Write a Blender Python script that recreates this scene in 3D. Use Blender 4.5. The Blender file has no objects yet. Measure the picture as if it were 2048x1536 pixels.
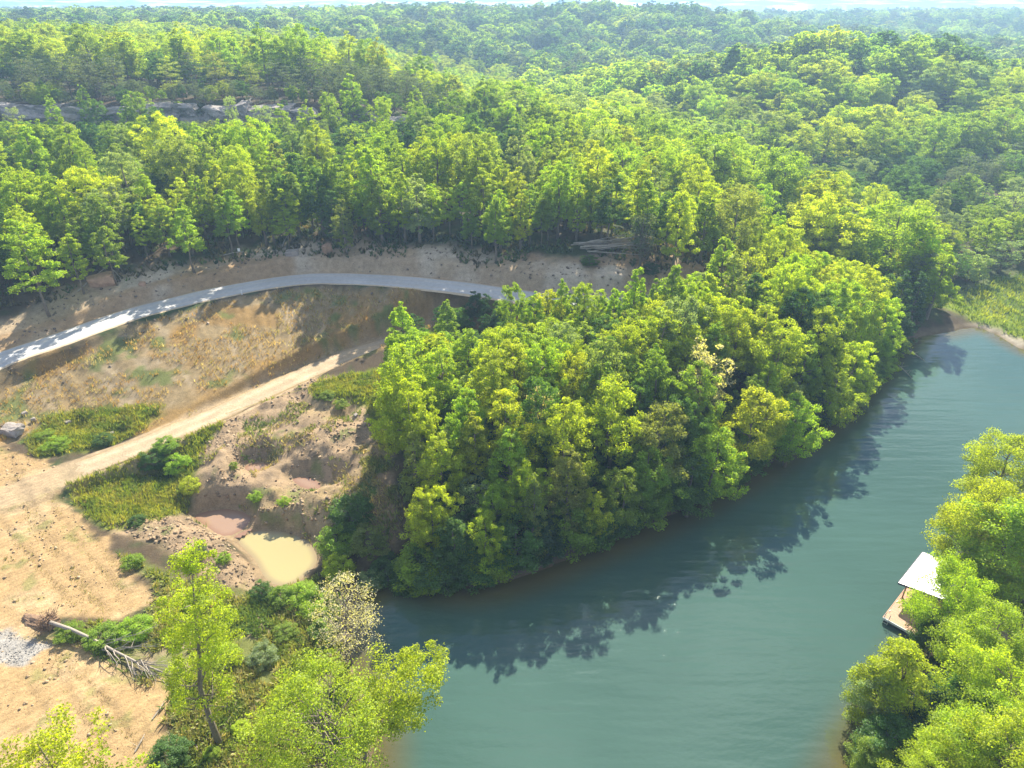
import bpy, math, random
import numpy as np
from mathutils import Vector

# ---------------------------------------------------------------- camera, sky, sun, exposure
scene = bpy.context.scene
C = scene.collection
R = math.radians
PITCH, CAM_Z, FPX = R(29.0), 50.0, 1365.0
cam_d = bpy.data.cameras.new('camera'); cam = bpy.data.objects.new('camera', cam_d); C.objects.link(cam)
cam.location = (0, 0, CAM_Z); cam.rotation_euler = (math.pi / 2 - PITCH, 0, 0)
cam_d.sensor_width = 36.0; cam_d.lens = 36.0 * FPX / 2048.0
cam_d.clip_start = 0.5; cam_d.clip_end = 9000
scene.camera = cam

SUN_AZ, SUN_EL = R(14), R(38)
world = bpy.data.worlds.new('World'); scene.world = world; world.use_nodes = True
wn, wl = world.node_tree.nodes, world.node_tree.links
wn.clear()
w_out = wn.new('ShaderNodeOutputWorld'); w_bg = wn.new('ShaderNodeBackground'); w_bg.inputs['Strength'].default_value = 0.07
sky = wn.new('ShaderNodeTexSky'); sky.sky_type = 'NISHITA'; sky.sun_disc = False
sky.sun_elevation = SUN_EL; sky.sun_rotation = SUN_AZ; sky.altitude = 300
sky.air_density = 0.7; sky.dust_density = 0.0; sky.ozone_density = 2.5
# the clear air is looked up a little above the true direction, so the horizon keeps its blue
w_up = wn.new('ShaderNodeTexCoord'); w_a = wn.new('ShaderNodeVectorMath'); w_a.operation = 'MULTIPLY_ADD'; w_a.inputs[1].default_value = (1, 1, .85); w_a.inputs[2].default_value = (0, 0, .15)
wl.new(w_up.outputs['Generated'], w_a.inputs[0]); w_n = wn.new('ShaderNodeVectorMath'); w_n.operation = 'NORMALIZE'; wl.new(w_a.outputs[0], w_n.inputs[0]); wl.new(w_n.outputs[0], sky.inputs['Vector'])
# a thin broken cloud deck over the whole sky: the view direction projected on a flat layer
w_tc = wn.new('ShaderNodeTexCoord'); w_sep = wn.new('ShaderNodeSeparateXYZ')
wl.new(w_tc.outputs['Generated'], w_sep.inputs[0])
w_mx = wn.new('ShaderNodeMath'); w_mx.operation = 'MAXIMUM'; w_mx.inputs[1].default_value = 0.0
w_ad = wn.new('ShaderNodeMath'); w_ad.operation = 'ADD'; w_ad.inputs[1].default_value = 0.07
wl.new(w_sep.outputs['Z'], w_mx.inputs[0]); wl.new(w_mx.outputs[0], w_ad.inputs[0])
w_cmb = wn.new('ShaderNodeCombineXYZ')
for k, ax in enumerate('XY'):
    dv = wn.new('ShaderNodeMath'); dv.operation = 'DIVIDE'
    wl.new(w_sep.outputs[ax], dv.inputs[0]); wl.new(w_ad.outputs[0], dv.inputs[1]); wl.new(dv.outputs[0], w_cmb.inputs[k])
w_no = wn.new('ShaderNodeTexNoise'); w_no.inputs['Scale'].default_value = 1.5
w_no.inputs['Detail'].default_value = 7; w_no.inputs['Roughness'].default_value = 0.58
wl.new(w_cmb.outputs[0], w_no.inputs['Vector'])
w_rp = wn.new('ShaderNodeMapRange'); w_rp.inputs['From Min'].default_value = 0.48; w_rp.inputs['From Max'].default_value = 0.70
w_rp.inputs['To Max'].default_value = 0.8
wl.new(w_no.outputs['Fac'], w_rp.inputs['Value'])
w_mix = wn.new('ShaderNodeMix'); w_mix.data_type = 'RGBA'
wl.new(w_rp.outputs[0], w_mix.inputs['Factor']); wl.new(sky.outputs[0], w_mix.inputs[6])
w_mix.inputs[7].default_value = (19.0, 19.5, 20.5, 1)
wl.new(w_mix.outputs[2], w_bg.inputs['Color']); wl.new(w_bg.outputs[0], w_out.inputs['Surface'])

sun_d = bpy.data.lights.new('sun', 'SUN'); sun = bpy.data.objects.new('sun', sun_d); C.objects.link(sun)
sun_d.energy = 5.0; sun_d.angle = R(0.5); sun_d.color = (1.0, 0.91, 0.74)
SDIR = Vector((math.sin(SUN_AZ) * math.cos(SUN_EL), math.cos(SUN_AZ) * math.cos(SUN_EL), math.sin(SUN_EL)))
sun.rotation_euler = (-SDIR).to_track_quat('-Z', 'Y').to_euler(); sun.location = SDIR * 300

vs = scene.view_settings
vs.view_transform = 'Standard'; vs.look = 'None'; vs.gamma = 1.0; vs.use_curve_mapping = False; vs.exposure = 1.38
scene.render.engine = 'CYCLES'
cy = scene.cycles
cy.max_bounces = 5; cy.diffuse_bounces = 3; cy.glossy_bounces = 2; cy.transmission_bounces = 4
cy.transparent_max_bounces = 4; cy.volume_bounces = 0; cy.caustics_reflective = False; cy.caustics_refractive = False
cy.sample_clamp_indirect = 4.0; cy.use_denoising = True; cy.blur_glossy = 0.3

# ---------------------------------------------------------------- numeric helpers
rng = np.random.default_rng(7)
CP, SP = math.cos(PITCH), math.sin(PITCH)
def ray(u, v):
    return np.array([u - 1024.0, FPX * CP - (v - 768.0) * SP, -(FPX * SP + (v - 768.0) * CP)])
def at(u, v, z):                       # photo direction to the point at height z
    d = ray(u, v); t = (z - CAM_Z) / d[2]
    return np.array([d[0] * t, d[1] * t])
def project(x, y, z):
    dy, dz = y, z - CAM_Z
    depth = dy * CP - dz * SP; up = dy * SP + dz * CP
    return 1024 + FPX * x / depth, 768 - FPX * up / depth
def sstep(a, b, x):
    t = np.clip((x - a) / (b - a), 0, 1); return t * t * (3 - 2 * t)
def _h(ix, iy, s):
    n = (ix.astype(np.int64) * 374761393 + iy.astype(np.int64) * 668265263 + s * 982451653) & 0x7fffffff
    n = ((n ^ (n >> 13)) * 1274126177) & 0x7fffffff
    return ((n ^ (n >> 16)) & 0xffff) / 65535.0
def vnoise(x, y, s=0):
    ix, iy = np.floor(x), np.floor(y); fx, fy = x - ix, y - iy
    fx = fx * fx * (3 - 2 * fx); fy = fy * fy * (3 - 2 * fy)
    a, b, c, d = _h(ix, iy, s), _h(ix + 1, iy, s), _h(ix, iy + 1, s), _h(ix + 1, iy + 1, s)
    return (a + (b - a) * fx) * (1 - fy) + (c + (d - c) * fx) * fy
def fbm(x, y, o=4, s=0):
    v = 0; a = .5; 
    for k in range(o):
        v = v + a * (vnoise(x, y, s + k) - .5); x = x * 2.03 + 7.1; y = y * 2.03 + 3.7; a *= .5
    return v * 2
def seg_dist(px, py, ax, ay, bx, by):
    dx, dy = bx - ax, by - ay; L = dx * dx + dy * dy + 1e-9
    t = np.clip(((px - ax) * dx + (py - ay) * dy) / L, 0, 1)
    return np.hypot(px - ax - t * dx, py - ay - t * dy), t
def sdf(px, py, poly):                 # negative inside
    d = np.full(np.shape(px), 1e9); ins = np.zeros(np.shape(px), bool)
    n = len(poly)
    for i in range(n):
        ax, ay = poly[i]; bx, by = poly[(i + 1) % n]
        dd, _ = seg_dist(px, py, ax, ay, bx, by); d = np.minimum(d, dd)
        if ay != by:
            c = ((ay > py) != (by > py)) & (px < (bx - ax) * (py - ay) / (by - ay) + ax); ins ^= c
    return np.where(ins, -d, d)
def spline(pts, step=1.0, closed=False):
    P = [np.asarray(p, float) for p in pts]; out = []
    n = len(P); rg = range(n if closed else n - 1)
    for i in rg:
        g = (lambda k: P[k % n]) if closed else (lambda k: P[min(max(k, 0), n - 1)])
        p0, p1, p2, p3 = g(i - 1), g(i), g(i + 1), g(i + 2)
        m = max(2, int(np.linalg.norm(p2 - p1) / step))
        for k in range(m):
            t = k / m
            out.append(.5 * (2 * p1 + (p2 - p0) * t + (2 * p0 - 5 * p1 + 4 * p2 - p3) * t * t + (3 * p1 - p0 - 3 * p2 + p3) * t ** 3))
    if not closed: out.append(P[-1])
    return np.array(out)
def path_dist(px, py, path):           # distance, height and arc length of the nearest path point
    d = np.full(np.shape(px), 1e9); z = np.zeros(np.shape(px)); s = np.zeros(np.shape(px)); acc = 0; side = np.zeros(np.shape(px))
    for a, b in zip(path[:-1], path[1:]):
        dd, t = seg_dist(px, py, a[0], a[1], b[0], b[1]); L = math.hypot(b[0] - a[0], b[1] - a[1]); m = dd < d
        d = np.where(m, dd, d); z = np.where(m, a[2] + (b[2] - a[2]) * t, z); s = np.where(m, acc + L * t, s)
        side = np.where(m, (b[0] - a[0]) * (py - a[1]) - (b[1] - a[1]) * (px - a[0]), side); acc += L
    return d, z, s, side

# ---------------------------------------------------------------- the lie of the land
def pz(u, v, z): p = at(u, v, z); return (p[0], p[1], z)
LAKE_PX = [(760, 1172), (800, 1160), (870, 1168), (950, 1172), (1050, 1150), (1150, 1110), (1250, 1070), (1400, 1000), (1550, 918), (1680, 828),
           (1755, 745), (1790, 700), (1830, 676), (1890, 664), (1950, 654), (2000, 672), (2060, 705), (2200, 745), (2320, 800), (2240, 890),
           (2120, 980), (2010, 1090), (1930, 1200), (1875, 1290), (1800, 1400), (1735, 1500), (1690, 1600), (1640, 1720), (1560, 1900)]
LAKE_PX2 = [(690, 1900), (700, 1750), (728, 1600), (742, 1500), (738, 1420), (706, 1340), (688, 1250), (712, 1205)]
LAKE = [tuple(at(u, v, 0)) for u, v in LAKE_PX] + [(16, -10), (14, -80), (-14, -80), (-13, -10)] + [tuple(at(u, v, 0)) for u, v in LAKE_PX2]
LAKE = [tuple(p) for p in spline(LAKE, 2.5, True)]
POND = [tuple(p) for p in spline([at(u, v, .55) for u, v in [(468, 1072), (520, 1062), (575, 1066), (618, 1085), (634, 1120), (612, 1150), (575, 1172), (535, 1160), (508, 1118)]], .6, True)]
POND2 = [tuple(p) for p in spline([at(u, v, .75) for u, v in [(388, 1032), (430, 1020), (470, 1020), (502, 1036), (480, 1062), (445, 1072), (412, 1052)]], .6, True)]
POND3 = [tuple(p) for p in spline([at(u, v, 2.3) for u, v in [(585, 958), (612, 954), (640, 968), (634, 980), (605, 974)]], .5, True)]
POND4 = [tuple(p) for p in spline([at(u, v, 2.6) for u, v in [(490, 932), (515, 926), (540, 930), (520, 940), (496, 942)]], .5, True)]
PONDS = [(POND, .55), (POND2, .75), (POND3, 2.3), (POND4, 2.6)]
ROAD = spline([pz(-420, 905, 7.6), pz(-150, 795, 8.4), pz(0, 721, 9), pz(120, 679, 9.5), pz(250, 633, 10), pz(350, 606, 10.4), pz(450, 583, 10.8), pz(604, 559, 11.2),
               pz(750, 560, 11.4), pz(900, 573, 11.4), pz(1000, 587, 11.3), pz(1100, 600, 11.2), pz(1250, 606, 11), pz(1360, 598, 10.9), pz(1420, 588, 10.8)], 2.0)
TRACK = spline([pz(40, 985, 4.3), pz(130, 950, 4.3), pz(250, 905, 4.4), pz(340, 868, 4.5), pz(430, 830, 4.6), pz(580, 762, 4.8), pz(680, 718, 5.0), pz(770, 688, 5.3), pz(860, 662, 5.9),
                pz(950, 648, 6.8), pz(1060, 638, 8.2), pz(1170, 628, 10.0)], 1.5)
RW, TW = 2.5, 1.9

CTRL = [pz(*p) for p in [
    (0, 900, 4.5), (100, 950, 4.25), (200, 1100, 3.6), (60, 1100, 4), (0, 1250, 4), (150, 1230, 3.6), (290, 1200, 3.1), (60, 1300, 3.9), (150, 1400, 3.8), (300, 1420, 3.4),
    (200, 1530, 3.6), (0, 1530, 4.2), (-300, 1100, 4.6), (-300, 1500, 4.6), (-600, 1300, 6), (430, 1490, 2.6), (500, 1350, 1.9), (600, 1400, 1.5), (640, 1500, 1.3), (450, 1250, 2.1),
    (600, 1260, 1.2), (380, 1180, 2.6), (400, 1100, 2.5), (470, 1140, 1.9), (350, 1060, 2.7), (500, 1190, 1.3), (640, 1190, 1.0),
    (230, 980, 3.0), (330, 950, 2.6), (270, 1050, 2.9), (330, 1010, 2.4), (200, 930, 3.8), (400, 880, 3.9),
    (0, 800, 6.3), (0, 860, 4.9), (120, 850, 4.3), (200, 870, 4.2), (200, 790, 5.6), (330, 820, 4.9), (300, 740, 7), (450, 700, 7.6), (600, 660, 8.1), (720, 650, 7.8),
    (640, 800, 5.2), (720, 760, 5.4), (745, 830, 5.6), (700, 900, 5.0), (750, 960, 4.8), (775, 1030, 3.8), (560, 830, 4.7), (480, 860, 4.3), (420, 930, 3.5), (395, 990, 2.4),
    (600, 900, 4.3), (540, 890, 4.2), (700, 980, 4.2), (640, 1010, 2.4), (560, 1000, 2.3), (480, 980, 2.5), (690, 1060, 2.0), (760, 1100, 1.9), (720, 1140, 1.0), (790, 1130, 1.0),
    (850, 900, 5.8), (1000, 900, 6.2), (850, 1050, 2.8), (1000, 1050, 3.2), (1150, 980, 3.6), (1000, 750, 7.2), (900, 720, 6.2), (1200, 820, 6.6), (1200, 700, 8.6), (1400, 820, 5.2), (1400, 680, 8.6), (1550, 720, 5.5), (1600, 620, 6.5), (1700, 680, 2.6),
    (0, 610, 11.4), (120, 588, 12.4), (250, 548, 13.4), (400, 515, 13.8), (600, 498, 14.2), (750, 502, 14.1), (850, 517, 14.0), (950, 534, 13.4), (1030, 530, 14), (1100, 514, 15), (1180, 524, 14.8), (1260, 545, 14),
    (250, 500, 15.4), (600, 468, 15.4), (900, 492, 15.2), (1200, 485, 16), (1380, 520, 14.5), (0, 545, 13.3), (-250, 640, 12.3), (-500, 700, 14),
    (1990, 1250, 1.6), (2040, 1400, 2.6), (1900, 1450, 1.4), (2120, 1130, 2.6), (2300, 1100, 6), (2400, 1500, 7), (1850, 1560, 1.2), (2500, 900, 8),
    (2000, 640, .5), (2060, 610, .9), (1900, 610, .9), (2200, 680, 1.2), (2000, 570, 1.2)]]
CTRL += [(-140, 150, 17.5), (-80, 148, 17.5), (-40, 148, 17.3), (-5, 145, 16.5), (-190, 178, 22), (-140, 178, 22), (-90, 178, 22), (-50, 178, 22), (-25, 178, 21.5), (-220, 130, 17),
         (-300, 260, 22), (-200, 255, 22), (-120, 245, 21.5), (-60, 235, 21.5), (-34, 222, 21), (0, 200, 17), (-10, 265, 6), (0, 330, 3),
         (-160, 195, 22.6), (-90, 195, 22.6), (-50, 195, 22.4), (-400, 200, 25), (-500, 350, 24),
         (-300, 400, 19), (-200, 400, 19), (-120, 380, 17), (-70, 330, 10),
         (25, 140, 13), (30, 170, 10), (45, 200, 7), (60, 240, 2.5), (15, 200, 12), (15, 240, 8), (100, 150, 2), (90, 190, 2), (120, 220, 3), (70, 280, 3), (150, 255, 4), (200, 230, 5), (160, 190, 3),
         (52, 130, 5.5), (76, 130, 2.6), (130, 120, 2), (180, 130, 6), (250, 150, 10),
         (136, 320, 24), (100, 325, 19), (60, 320, 9), (180, 320, 21), (225, 330, 9), (300, 330, 6), (136, 255, 6), (150, 390, 12), (160, 450, 2), (250, 420, 1),
         (45, 540, 34), (-60, 550, 26), (-130, 540, 21), (110, 540, 32), (170, 580, 24), (30, 430, 3), (-40, 420, 2), (100, 450, 1), (230, 620, 10),
         (250, 800, 22), (400, 800, 23), (550, 800, 26), (700, 850, 28), (350, 600, 3), (480, 600, 8), (450, 680, 18), (600, 500, 18), (400, 300, 12),
         (0, 800, 22), (-200, 700, 20), (-500, 700, 19), (0, 1300, 22), (900, 1300, 22), (-900, 1300, 22), (-900, 400, 24), (1000, 600, 28), (900, 200, 25), (-700, 0, 22), (700, 0, 22), (300, 50, 14),
         (-200, 30, 10), (-120, 60, 8), (-120, -60, 10), (120, -60, 8), (0, 1500, 20), (1600, 900, 22), (-1600, 900, 22)]
CT = np.array(CTRL)
_f = CT[:, 1] >= 530; CT[_f, :2] *= 1.35
def _phi(r): return np.sqrt(r * r + 2.0)
_D = np.hypot(CT[:, None, 0] - CT[None, :, 0], CT[:, None, 1] - CT[None, :, 1])
_n = len(CT)
_A = np.zeros((_n + 1, _n + 1)); _A[:_n, :_n] = _phi(_D) + np.eye(_n) * -0.4; _A[:_n, _n] = 1; _A[_n, :_n] = 1
_W = np.linalg.solve(_A, np.append(CT[:, 2], 0))
BUMPS = [(515, 918, 3, 1.9, -1.7), (516, 890, 4, 2.2, .5), (620, 950, 3, 2.3, -1.8), (668, 945, 4, 1.6, -1.3), (545, 980, 3, 1.8, .6), (485, 968, 3, 1.6, .6), (600, 990, 3, 1.7, .5), (640, 1000, 3, 1.4, .4),
         (265, 925, 3, 1.5, -1.5), (300, 935, 3, 1.6, -1.2), (335, 945, 3, 1.2, -1.0), (160, 850, 4.4, 1.3, -.8), (240, 860, 4.4, 1.0, -.8), (690, 825, 5, 1.6, -.9), (650, 790, 5.3, 2.2, .7),
         (400, 1110, 2.6, 1.6, .7), (455, 1145, 2, 1.4, .6), (430, 940, 3, 2.5, .6), (470, 900, 4, 2.5, .5), (700, 1010, 4, 2.0, .5), (640, 960, 4, .9, .6), (360, 1000, 2.5, .8, -.8)]
BUMPS = [(*at(u, v, z), r, a) for u, v, z, r, a in BUMPS]
CLIFF_X = [-240, -190, -150, -120, -95, -70, -50, -35, -20, 0]
CLIFF_Y = [186, 184, 181, 182, 179, 181, 183, 186, 190, 194]
CLIFF_H = [6.5, 6.5, 6.5, 6.3, 6.5, 6.5, 5.5, 4.0, 2, 0]
def cliff_y(x): return np.interp(x, CLIFF_X, CLIFF_Y) + 1.6 * fbm(np.asarray(x) * .07, np.asarray(x) * 0 + 3.3, 3, 11)
def cliff_h(x): return np.interp(x, CLIFF_X, CLIFF_H, 6.5, 0)
PIT = [tuple(at(u, v, 3.4)) for u, v in [(400, 880), (560, 800), (640, 780), (745, 780), (750, 900), (720, 1010), (640, 1050), (480, 1040), (370, 1010), (385, 930)]]
BERM = [tuple(at(u, v, 2.2)) for u, v in [(205, 1062), (300, 1036), (370, 1036), (440, 1075), (500, 1120), (525, 1170), (440, 1170), (330, 1110)]]
def H(x, y):
    x = np.asarray(x, float); y = np.asarray(y, float); shp = x.shape; x = x.ravel(); y = y.ravel()
    z = np.empty_like(x)
    for i in range(0, len(x), 20000):
        a, b = x[i:i + 20000], y[i:i + 20000]
        z[i:i + 20000] = _phi(np.hypot(a[:, None] - CT[None, :, 0], b[:, None] - CT[None, :, 1])) @ _W[:_n] + _W[_n]
    dist = np.hypot(x, y)
    z += fbm(x * .02, y * .02, 4, 5) * 4 * sstep(200, 500, dist)
    z += cliff_h(x) * sstep(0, 2.5, y - cliff_y(x))
    near = (x > -90) & (x < 130) & (y > 10) & (y < 140)
    xn, yn = x[near], y[near]; zn = z[near]
    for bx, by, r, a in BUMPS:
        zn += a * np.exp(-((xn - bx) ** 2 + (yn - by) ** 2) / (r * r) )
    pit = sstep(1.5, -1.5, sdf(xn, yn, PIT)); berm = sstep(1, -1, sdf(xn, yn, BERM))
    rough = np.maximum(pit, berm)
    zn += fbm(xn * .45, yn * .45, 4, 3) * (.10 + .55 * rough) + np.abs(fbm(xn * 1.3, yn * 1.3, 3, 9)) * .25 * rough
    dr, zr, sr, side = path_dist(xn, yn, ROAD)
    ril = fbm(sr * .9, dr * .06, 3, 21) * .30 * sstep(RW + .6, RW + 4, dr) * sstep(18, 10, dr)
    zn += ril
    w = sstep(RW + 1.6, RW + .5, dr); zn = zn + (zr - zn) * w
    dt, zt, st, sd = path_dist(xn, yn, TRACK)
    w = sstep(TW + 1.5, TW + .4, dt); zn = zn + (zt - zn) * w
    for poly, lv in PONDS:
        d = sdf(xn, yn, poly); w = sstep(1.6, 0, d)
        zn = zn + (lv + .12 * np.maximum(d, 0) - zn) * w; zn = np.where(d < 0, lv - np.minimum(.5, -d * .3) , zn)
    d = sdf(xn, yn, LAKE)
    w = sstep(3.5, 0, d); zn = zn + (.06 + .16 * np.maximum(d, 0) - zn) * w * .85
    zn = np.where(d > 0, np.maximum(zn, .05 + .05 * np.minimum(d, 4)), -np.minimum(3.0, -d * .28))
    z[near] = zn
    far = ~near
    d = sdf(x[far], y[far], LAKE) if far.any() else None
    if far.any(): z[far] = np.where(d < 0, np.minimum(z[far], -np.minimum(3.0, -d * .28)), np.maximum(z[far], .05 + .05 * np.minimum(d, 4)))
    return z.reshape(shp)
def Hs(x, y): return float(H(np.array([x]), np.array([y]))[0])
_TS = np.concatenate([np.arange(5, 140, .5), np.arange(140, 420, 1.0), np.arange(420, 1400, 4.0)])
def spot(u, v, h=0.0):                 # the place whose point h above the ground is seen at (u, v)
    d = ray(u, v); k = _TS / d[1]
    x, y, z = d[0] * k, _TS, CAM_Z + d[2] * k
    g = H(x, y) + h
    i = int(np.argmax(z <= g))
    if i == 0: i = len(_TS) - 1
    f0, f1 = z[i - 1] - g[i - 1], z[i] - g[i]
    t = f0 / (f0 - f1 + 1e-9); t = min(max(t, 0), 1)
    return float(x[i - 1] + (x[i] - x[i - 1]) * t), float(y[i - 1] + (y[i] - y[i - 1]) * t)

# ---------------------------------------------------------------- materials
def mat_new(name):
    m = bpy.data.materials.new(name); m.use_nodes = True; nt = m.node_tree; nt.nodes.clear()
    return m, nt.nodes, nt.links
def nd(ns, t, **kw):
    n = ns.new(t)
    for k, v in kw.items():
        if k.startswith('i_'): n.inputs[k[2:].replace('_', ' ')].default_value = v
        else: setattr(n, k, v)
    return n
def rgba(c): return (c[0], c[1], c[2], 1)
def mat_plain(name, col, rough=.8, var=.25, scale=6.0, bump=.3, metallic=0.0, bscale=None, dist=.02):
    m, ns, ls = mat_new(name)
    o = ns.new('ShaderNodeOutputMaterial'); p = ns.new('ShaderNodeBsdfPrincipled')
    p.inputs['Roughness'].default_value = rough; p.inputs['Metallic'].default_value = metallic
    tc = ns.new('ShaderNodeTexCoord'); n = nd(ns, 'ShaderNodeTexNoise', i_Scale=scale, i_Detail=6.0, i_Roughness=.65)
    ls.new(tc.outputs['Object'], n.inputs['Vector'])
    mr = nd(ns, 'ShaderNodeMapRange', i_From_Min=.25, i_From_Max=.75, i_To_Min=1 - var, i_To_Max=1 + var); ls.new(n.outputs['Fac'], mr.inputs['Value'])
    mx = nd(ns, 'ShaderNodeVectorMath', operation='SCALE'); mx.inputs[0].default_value = col; ls.new(mr.outputs[0], mx.inputs['Scale'])
    ls.new(mx.outputs[0], p.inputs['Base Color'])
    n2 = nd(ns, 'ShaderNodeTexNoise', i_Scale=bscale or scale * 3, i_Detail=5.0); ls.new(tc.outputs['Object'], n2.inputs['Vector'])
    b = nd(ns, 'ShaderNodeBump', i_Strength=bump, i_Distance=dist); ls.new(n2.outputs['Fac'], b.inputs['Height']); ls.new(b.outputs[0], p.inputs['Normal'])
    ls.new(p.outputs[0], o.inputs['Surface'])
    return m
def mat_attr(name, attr='col', bump=.6, rough=.95, fine=7.0, lo=.62, hi=1.38, dist=.12, tread=False):
    m, ns, ls = mat_new(name)
    o = ns.new('ShaderNodeOutputMaterial'); p = ns.new('ShaderNodeBsdfPrincipled'); p.inputs['Roughness'].default_value = rough
    p.inputs['Specular IOR Level'].default_value = .15
    a = nd(ns, 'ShaderNodeAttribute', attribute_name=attr); g = ns.new('ShaderNodeNewGeometry')
    n1 = nd(ns, 'ShaderNodeTexNoise', i_Scale=fine, i_Detail=4.0, i_Roughness=.7); n2 = nd(ns, 'ShaderNodeTexNoise', i_Scale=fine / 6, i_Detail=6.0, i_Roughness=.7)
    for n in (n1, n2): ls.new(g.outputs['Position'], n.inputs['Vector'])
    ad = nd(ns, 'ShaderNodeMath', operation='ADD'); ls.new(n1.outputs['Fac'], ad.inputs[0]); ls.new(n2.outputs['Fac'], ad.inputs[1])
    mr = nd(ns, 'ShaderNodeMapRange', i_From_Min=.65, i_From_Max=1.35, i_To_Min=lo, i_To_Max=hi); ls.new(ad.outputs[0], mr.inputs['Value'])
    sc = nd(ns, 'ShaderNodeVectorMath', operation='SCALE'); ls.new(a.outputs['Color'], sc.inputs[0]); ls.new(mr.outputs[0], sc.inputs['Scale'])
    src = sc.outputs[0]; bsrc = ad.outputs[0]
    if tread:                          # tracked-vehicle tread marks pressed into the bare earth
        pa = nd(ns, 'ShaderNodeAttribute', attribute_name='pad'); mp = nd(ns, 'ShaderNodeMapping'); mp.inputs['Rotation'].default_value = (0, 0, .75); ls.new(g.outputs['Position'], mp.inputs['Vector'])
        wv = nd(ns, 'ShaderNodeTexWave', i_Scale=.5, i_Distortion=14.0, i_Detail=4.0, i_Detail_Scale=.5, i_Detail_Roughness=.65); ls.new(mp.outputs[0], wv.inputs['Vector'])
        mp2 = nd(ns, 'ShaderNodeMapping'); mp2.inputs['Rotation'].default_value = (0, 0, -.5); mp2.inputs['Scale'].default_value = (3.2, .5, 1); ls.new(g.outputs['Position'], mp2.inputs['Vector'])
        n3 = nd(ns, 'ShaderNodeTexNoise', i_Scale=1.6, i_Detail=5.0, i_Roughness=.7); ls.new(mp2.outputs[0], n3.inputs['Vector'])
        mu = nd(ns, 'ShaderNodeMath', operation='MULTIPLY'); ls.new(wv.outputs['Fac'], mu.inputs[0]); ls.new(n3.outputs['Fac'], mu.inputs[1])
        r1 = nd(ns, 'ShaderNodeMapRange', i_From_Min=.05, i_From_Max=.45, i_To_Min=.90, i_To_Max=1.03); ls.new(mu.outputs[0], r1.inputs['Value'])
        fm = nd(ns, 'ShaderNodeMix', data_type='FLOAT'); fm.inputs[2].default_value = 1.0; ls.new(pa.outputs['Fac'], fm.inputs[0]); ls.new(r1.outputs[0], fm.inputs[3])
        s2 = nd(ns, 'ShaderNodeVectorMath', operation='SCALE'); ls.new(src, s2.inputs[0]); ls.new(fm.outputs[0], s2.inputs['Scale']); src = s2.outputs[0]
    ls.new(src, p.inputs['Base Color'])
    b = nd(ns, 'ShaderNodeBump', i_Strength=bump, i_Distance=dist); ls.new(bsrc, b.inputs['Height']); ls.new(b.outputs[0], p.inputs['Normal'])
    ls.new(p.outputs[0], o.inputs['Surface'])
    return m
def mat_leaf(name, mode, gloss=.025, tr=(2.9, 3.1, .8), df=1.6, tfac=.55):
    """leaf blade: reflects its own colour, lets a yellower light through; mode: 'object' = colour of the object, 'instance' = tint of the far tree, or a colour"""
    m, ns, ls = mat_new(name)
    o = ns.new('ShaderNodeOutputMaterial')
    if mode == 'object': src = ns.new('ShaderNodeObjectInfo').outputs['Color']
    elif mode == 'instance': src = nd(ns, 'ShaderNodeAttribute', attribute_name='tint', attribute_type='INSTANCER').outputs['Color']
    elif mode == 'attr': src = nd(ns, 'ShaderNodeAttribute', attribute_name='col').outputs['Color']
    else: src = nd(ns, 'ShaderNodeRGB'); src.outputs[0].default_value = rgba(mode); src = src.outputs[0]
    g = ns.new('ShaderNodeNewGeometry'); tc = ns.new('ShaderNodeTexCoord')
    n = nd(ns, 'ShaderNodeTexNoise', i_Scale=.55, i_Detail=2.0); ls.new(tc.outputs['Object'], n.inputs['Vector'])
    mr = nd(ns, 'ShaderNodeMapRange', i_To_Min=.70, i_To_Max=1.30); ls.new(g.outputs['Random Per Island'], mr.inputs['Value'])
    mr2 = nd(ns, 'ShaderNodeMapRange', i_From_Min=.3, i_From_Max=.7, i_To_Min=.78, i_To_Max=1.22); ls.new(n.outputs['Fac'], mr2.inputs['Value'])
    mu = nd(ns, 'ShaderNodeMath', operation='MULTIPLY'); ls.new(mr.outputs[0], mu.inputs[0]); ls.new(mr2.outputs[0], mu.inputs[1])
    sc = nd(ns, 'ShaderNodeVectorMath', operation='SCALE'); ls.new(src, sc.inputs[0]); ls.new(mu.outputs[0], sc.inputs['Scale'])
    d = ns.new('ShaderNodeBsdfDiffuse'); t = ns.new('ShaderNodeBsdfTranslucent'); gl = ns.new('ShaderNodeBsdfGlossy')
    s1 = nd(ns, 'ShaderNodeVectorMath', operation='MULTIPLY'); s1.inputs[1].default_value = (df * .92, df, df * 1.05); ls.new(sc.outputs[0], s1.inputs[0]); ls.new(s1.outputs[0], d.inputs['Color'])
    s2 = nd(ns, 'ShaderNodeVectorMath', operation='MULTIPLY'); s2.inputs[1].default_value = tr; ls.new(sc.outputs[0], s2.inputs[0]); ls.new(s2.outputs[0], t.inputs['Color'])
    gl.inputs['Roughness'].default_value = .6; gl.inputs['Color'].default_value = (.9, .95, .9, 1)
    m1 = nd(ns, 'ShaderNodeMixShader'); m1.inputs[0].default_value = tfac; ls.new(d.outputs[0], m1.inputs[1]); ls.new(t.outputs[0], m1.inputs[2])
    m2 = nd(ns, 'ShaderNodeMixShader'); m2.inputs[0].default_value = gloss; ls.new(m1.outputs[0], m2.inputs[1]); ls.new(gl.outputs[0], m2.inputs[2])
    ls.new(m2.outputs[0], o.inputs['Surface'])
    return m
M = {}
M['ground'] = mat_attr('earth', tread=True)
M['leaf'] = mat_leaf('leaf', 'object'); M['leaf_far'] = mat_leaf('leaf_of_far_tree', 'instance'); M['blade'] = mat_leaf('grass_blade', 'attr', gloss=.03, tr=(2.4, 2.3, 1.0), df=1.6, tfac=.45)
M['bark'] = mat_plain('bark', (.20, .165, .13), .9, .35, 5, .6)
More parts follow.
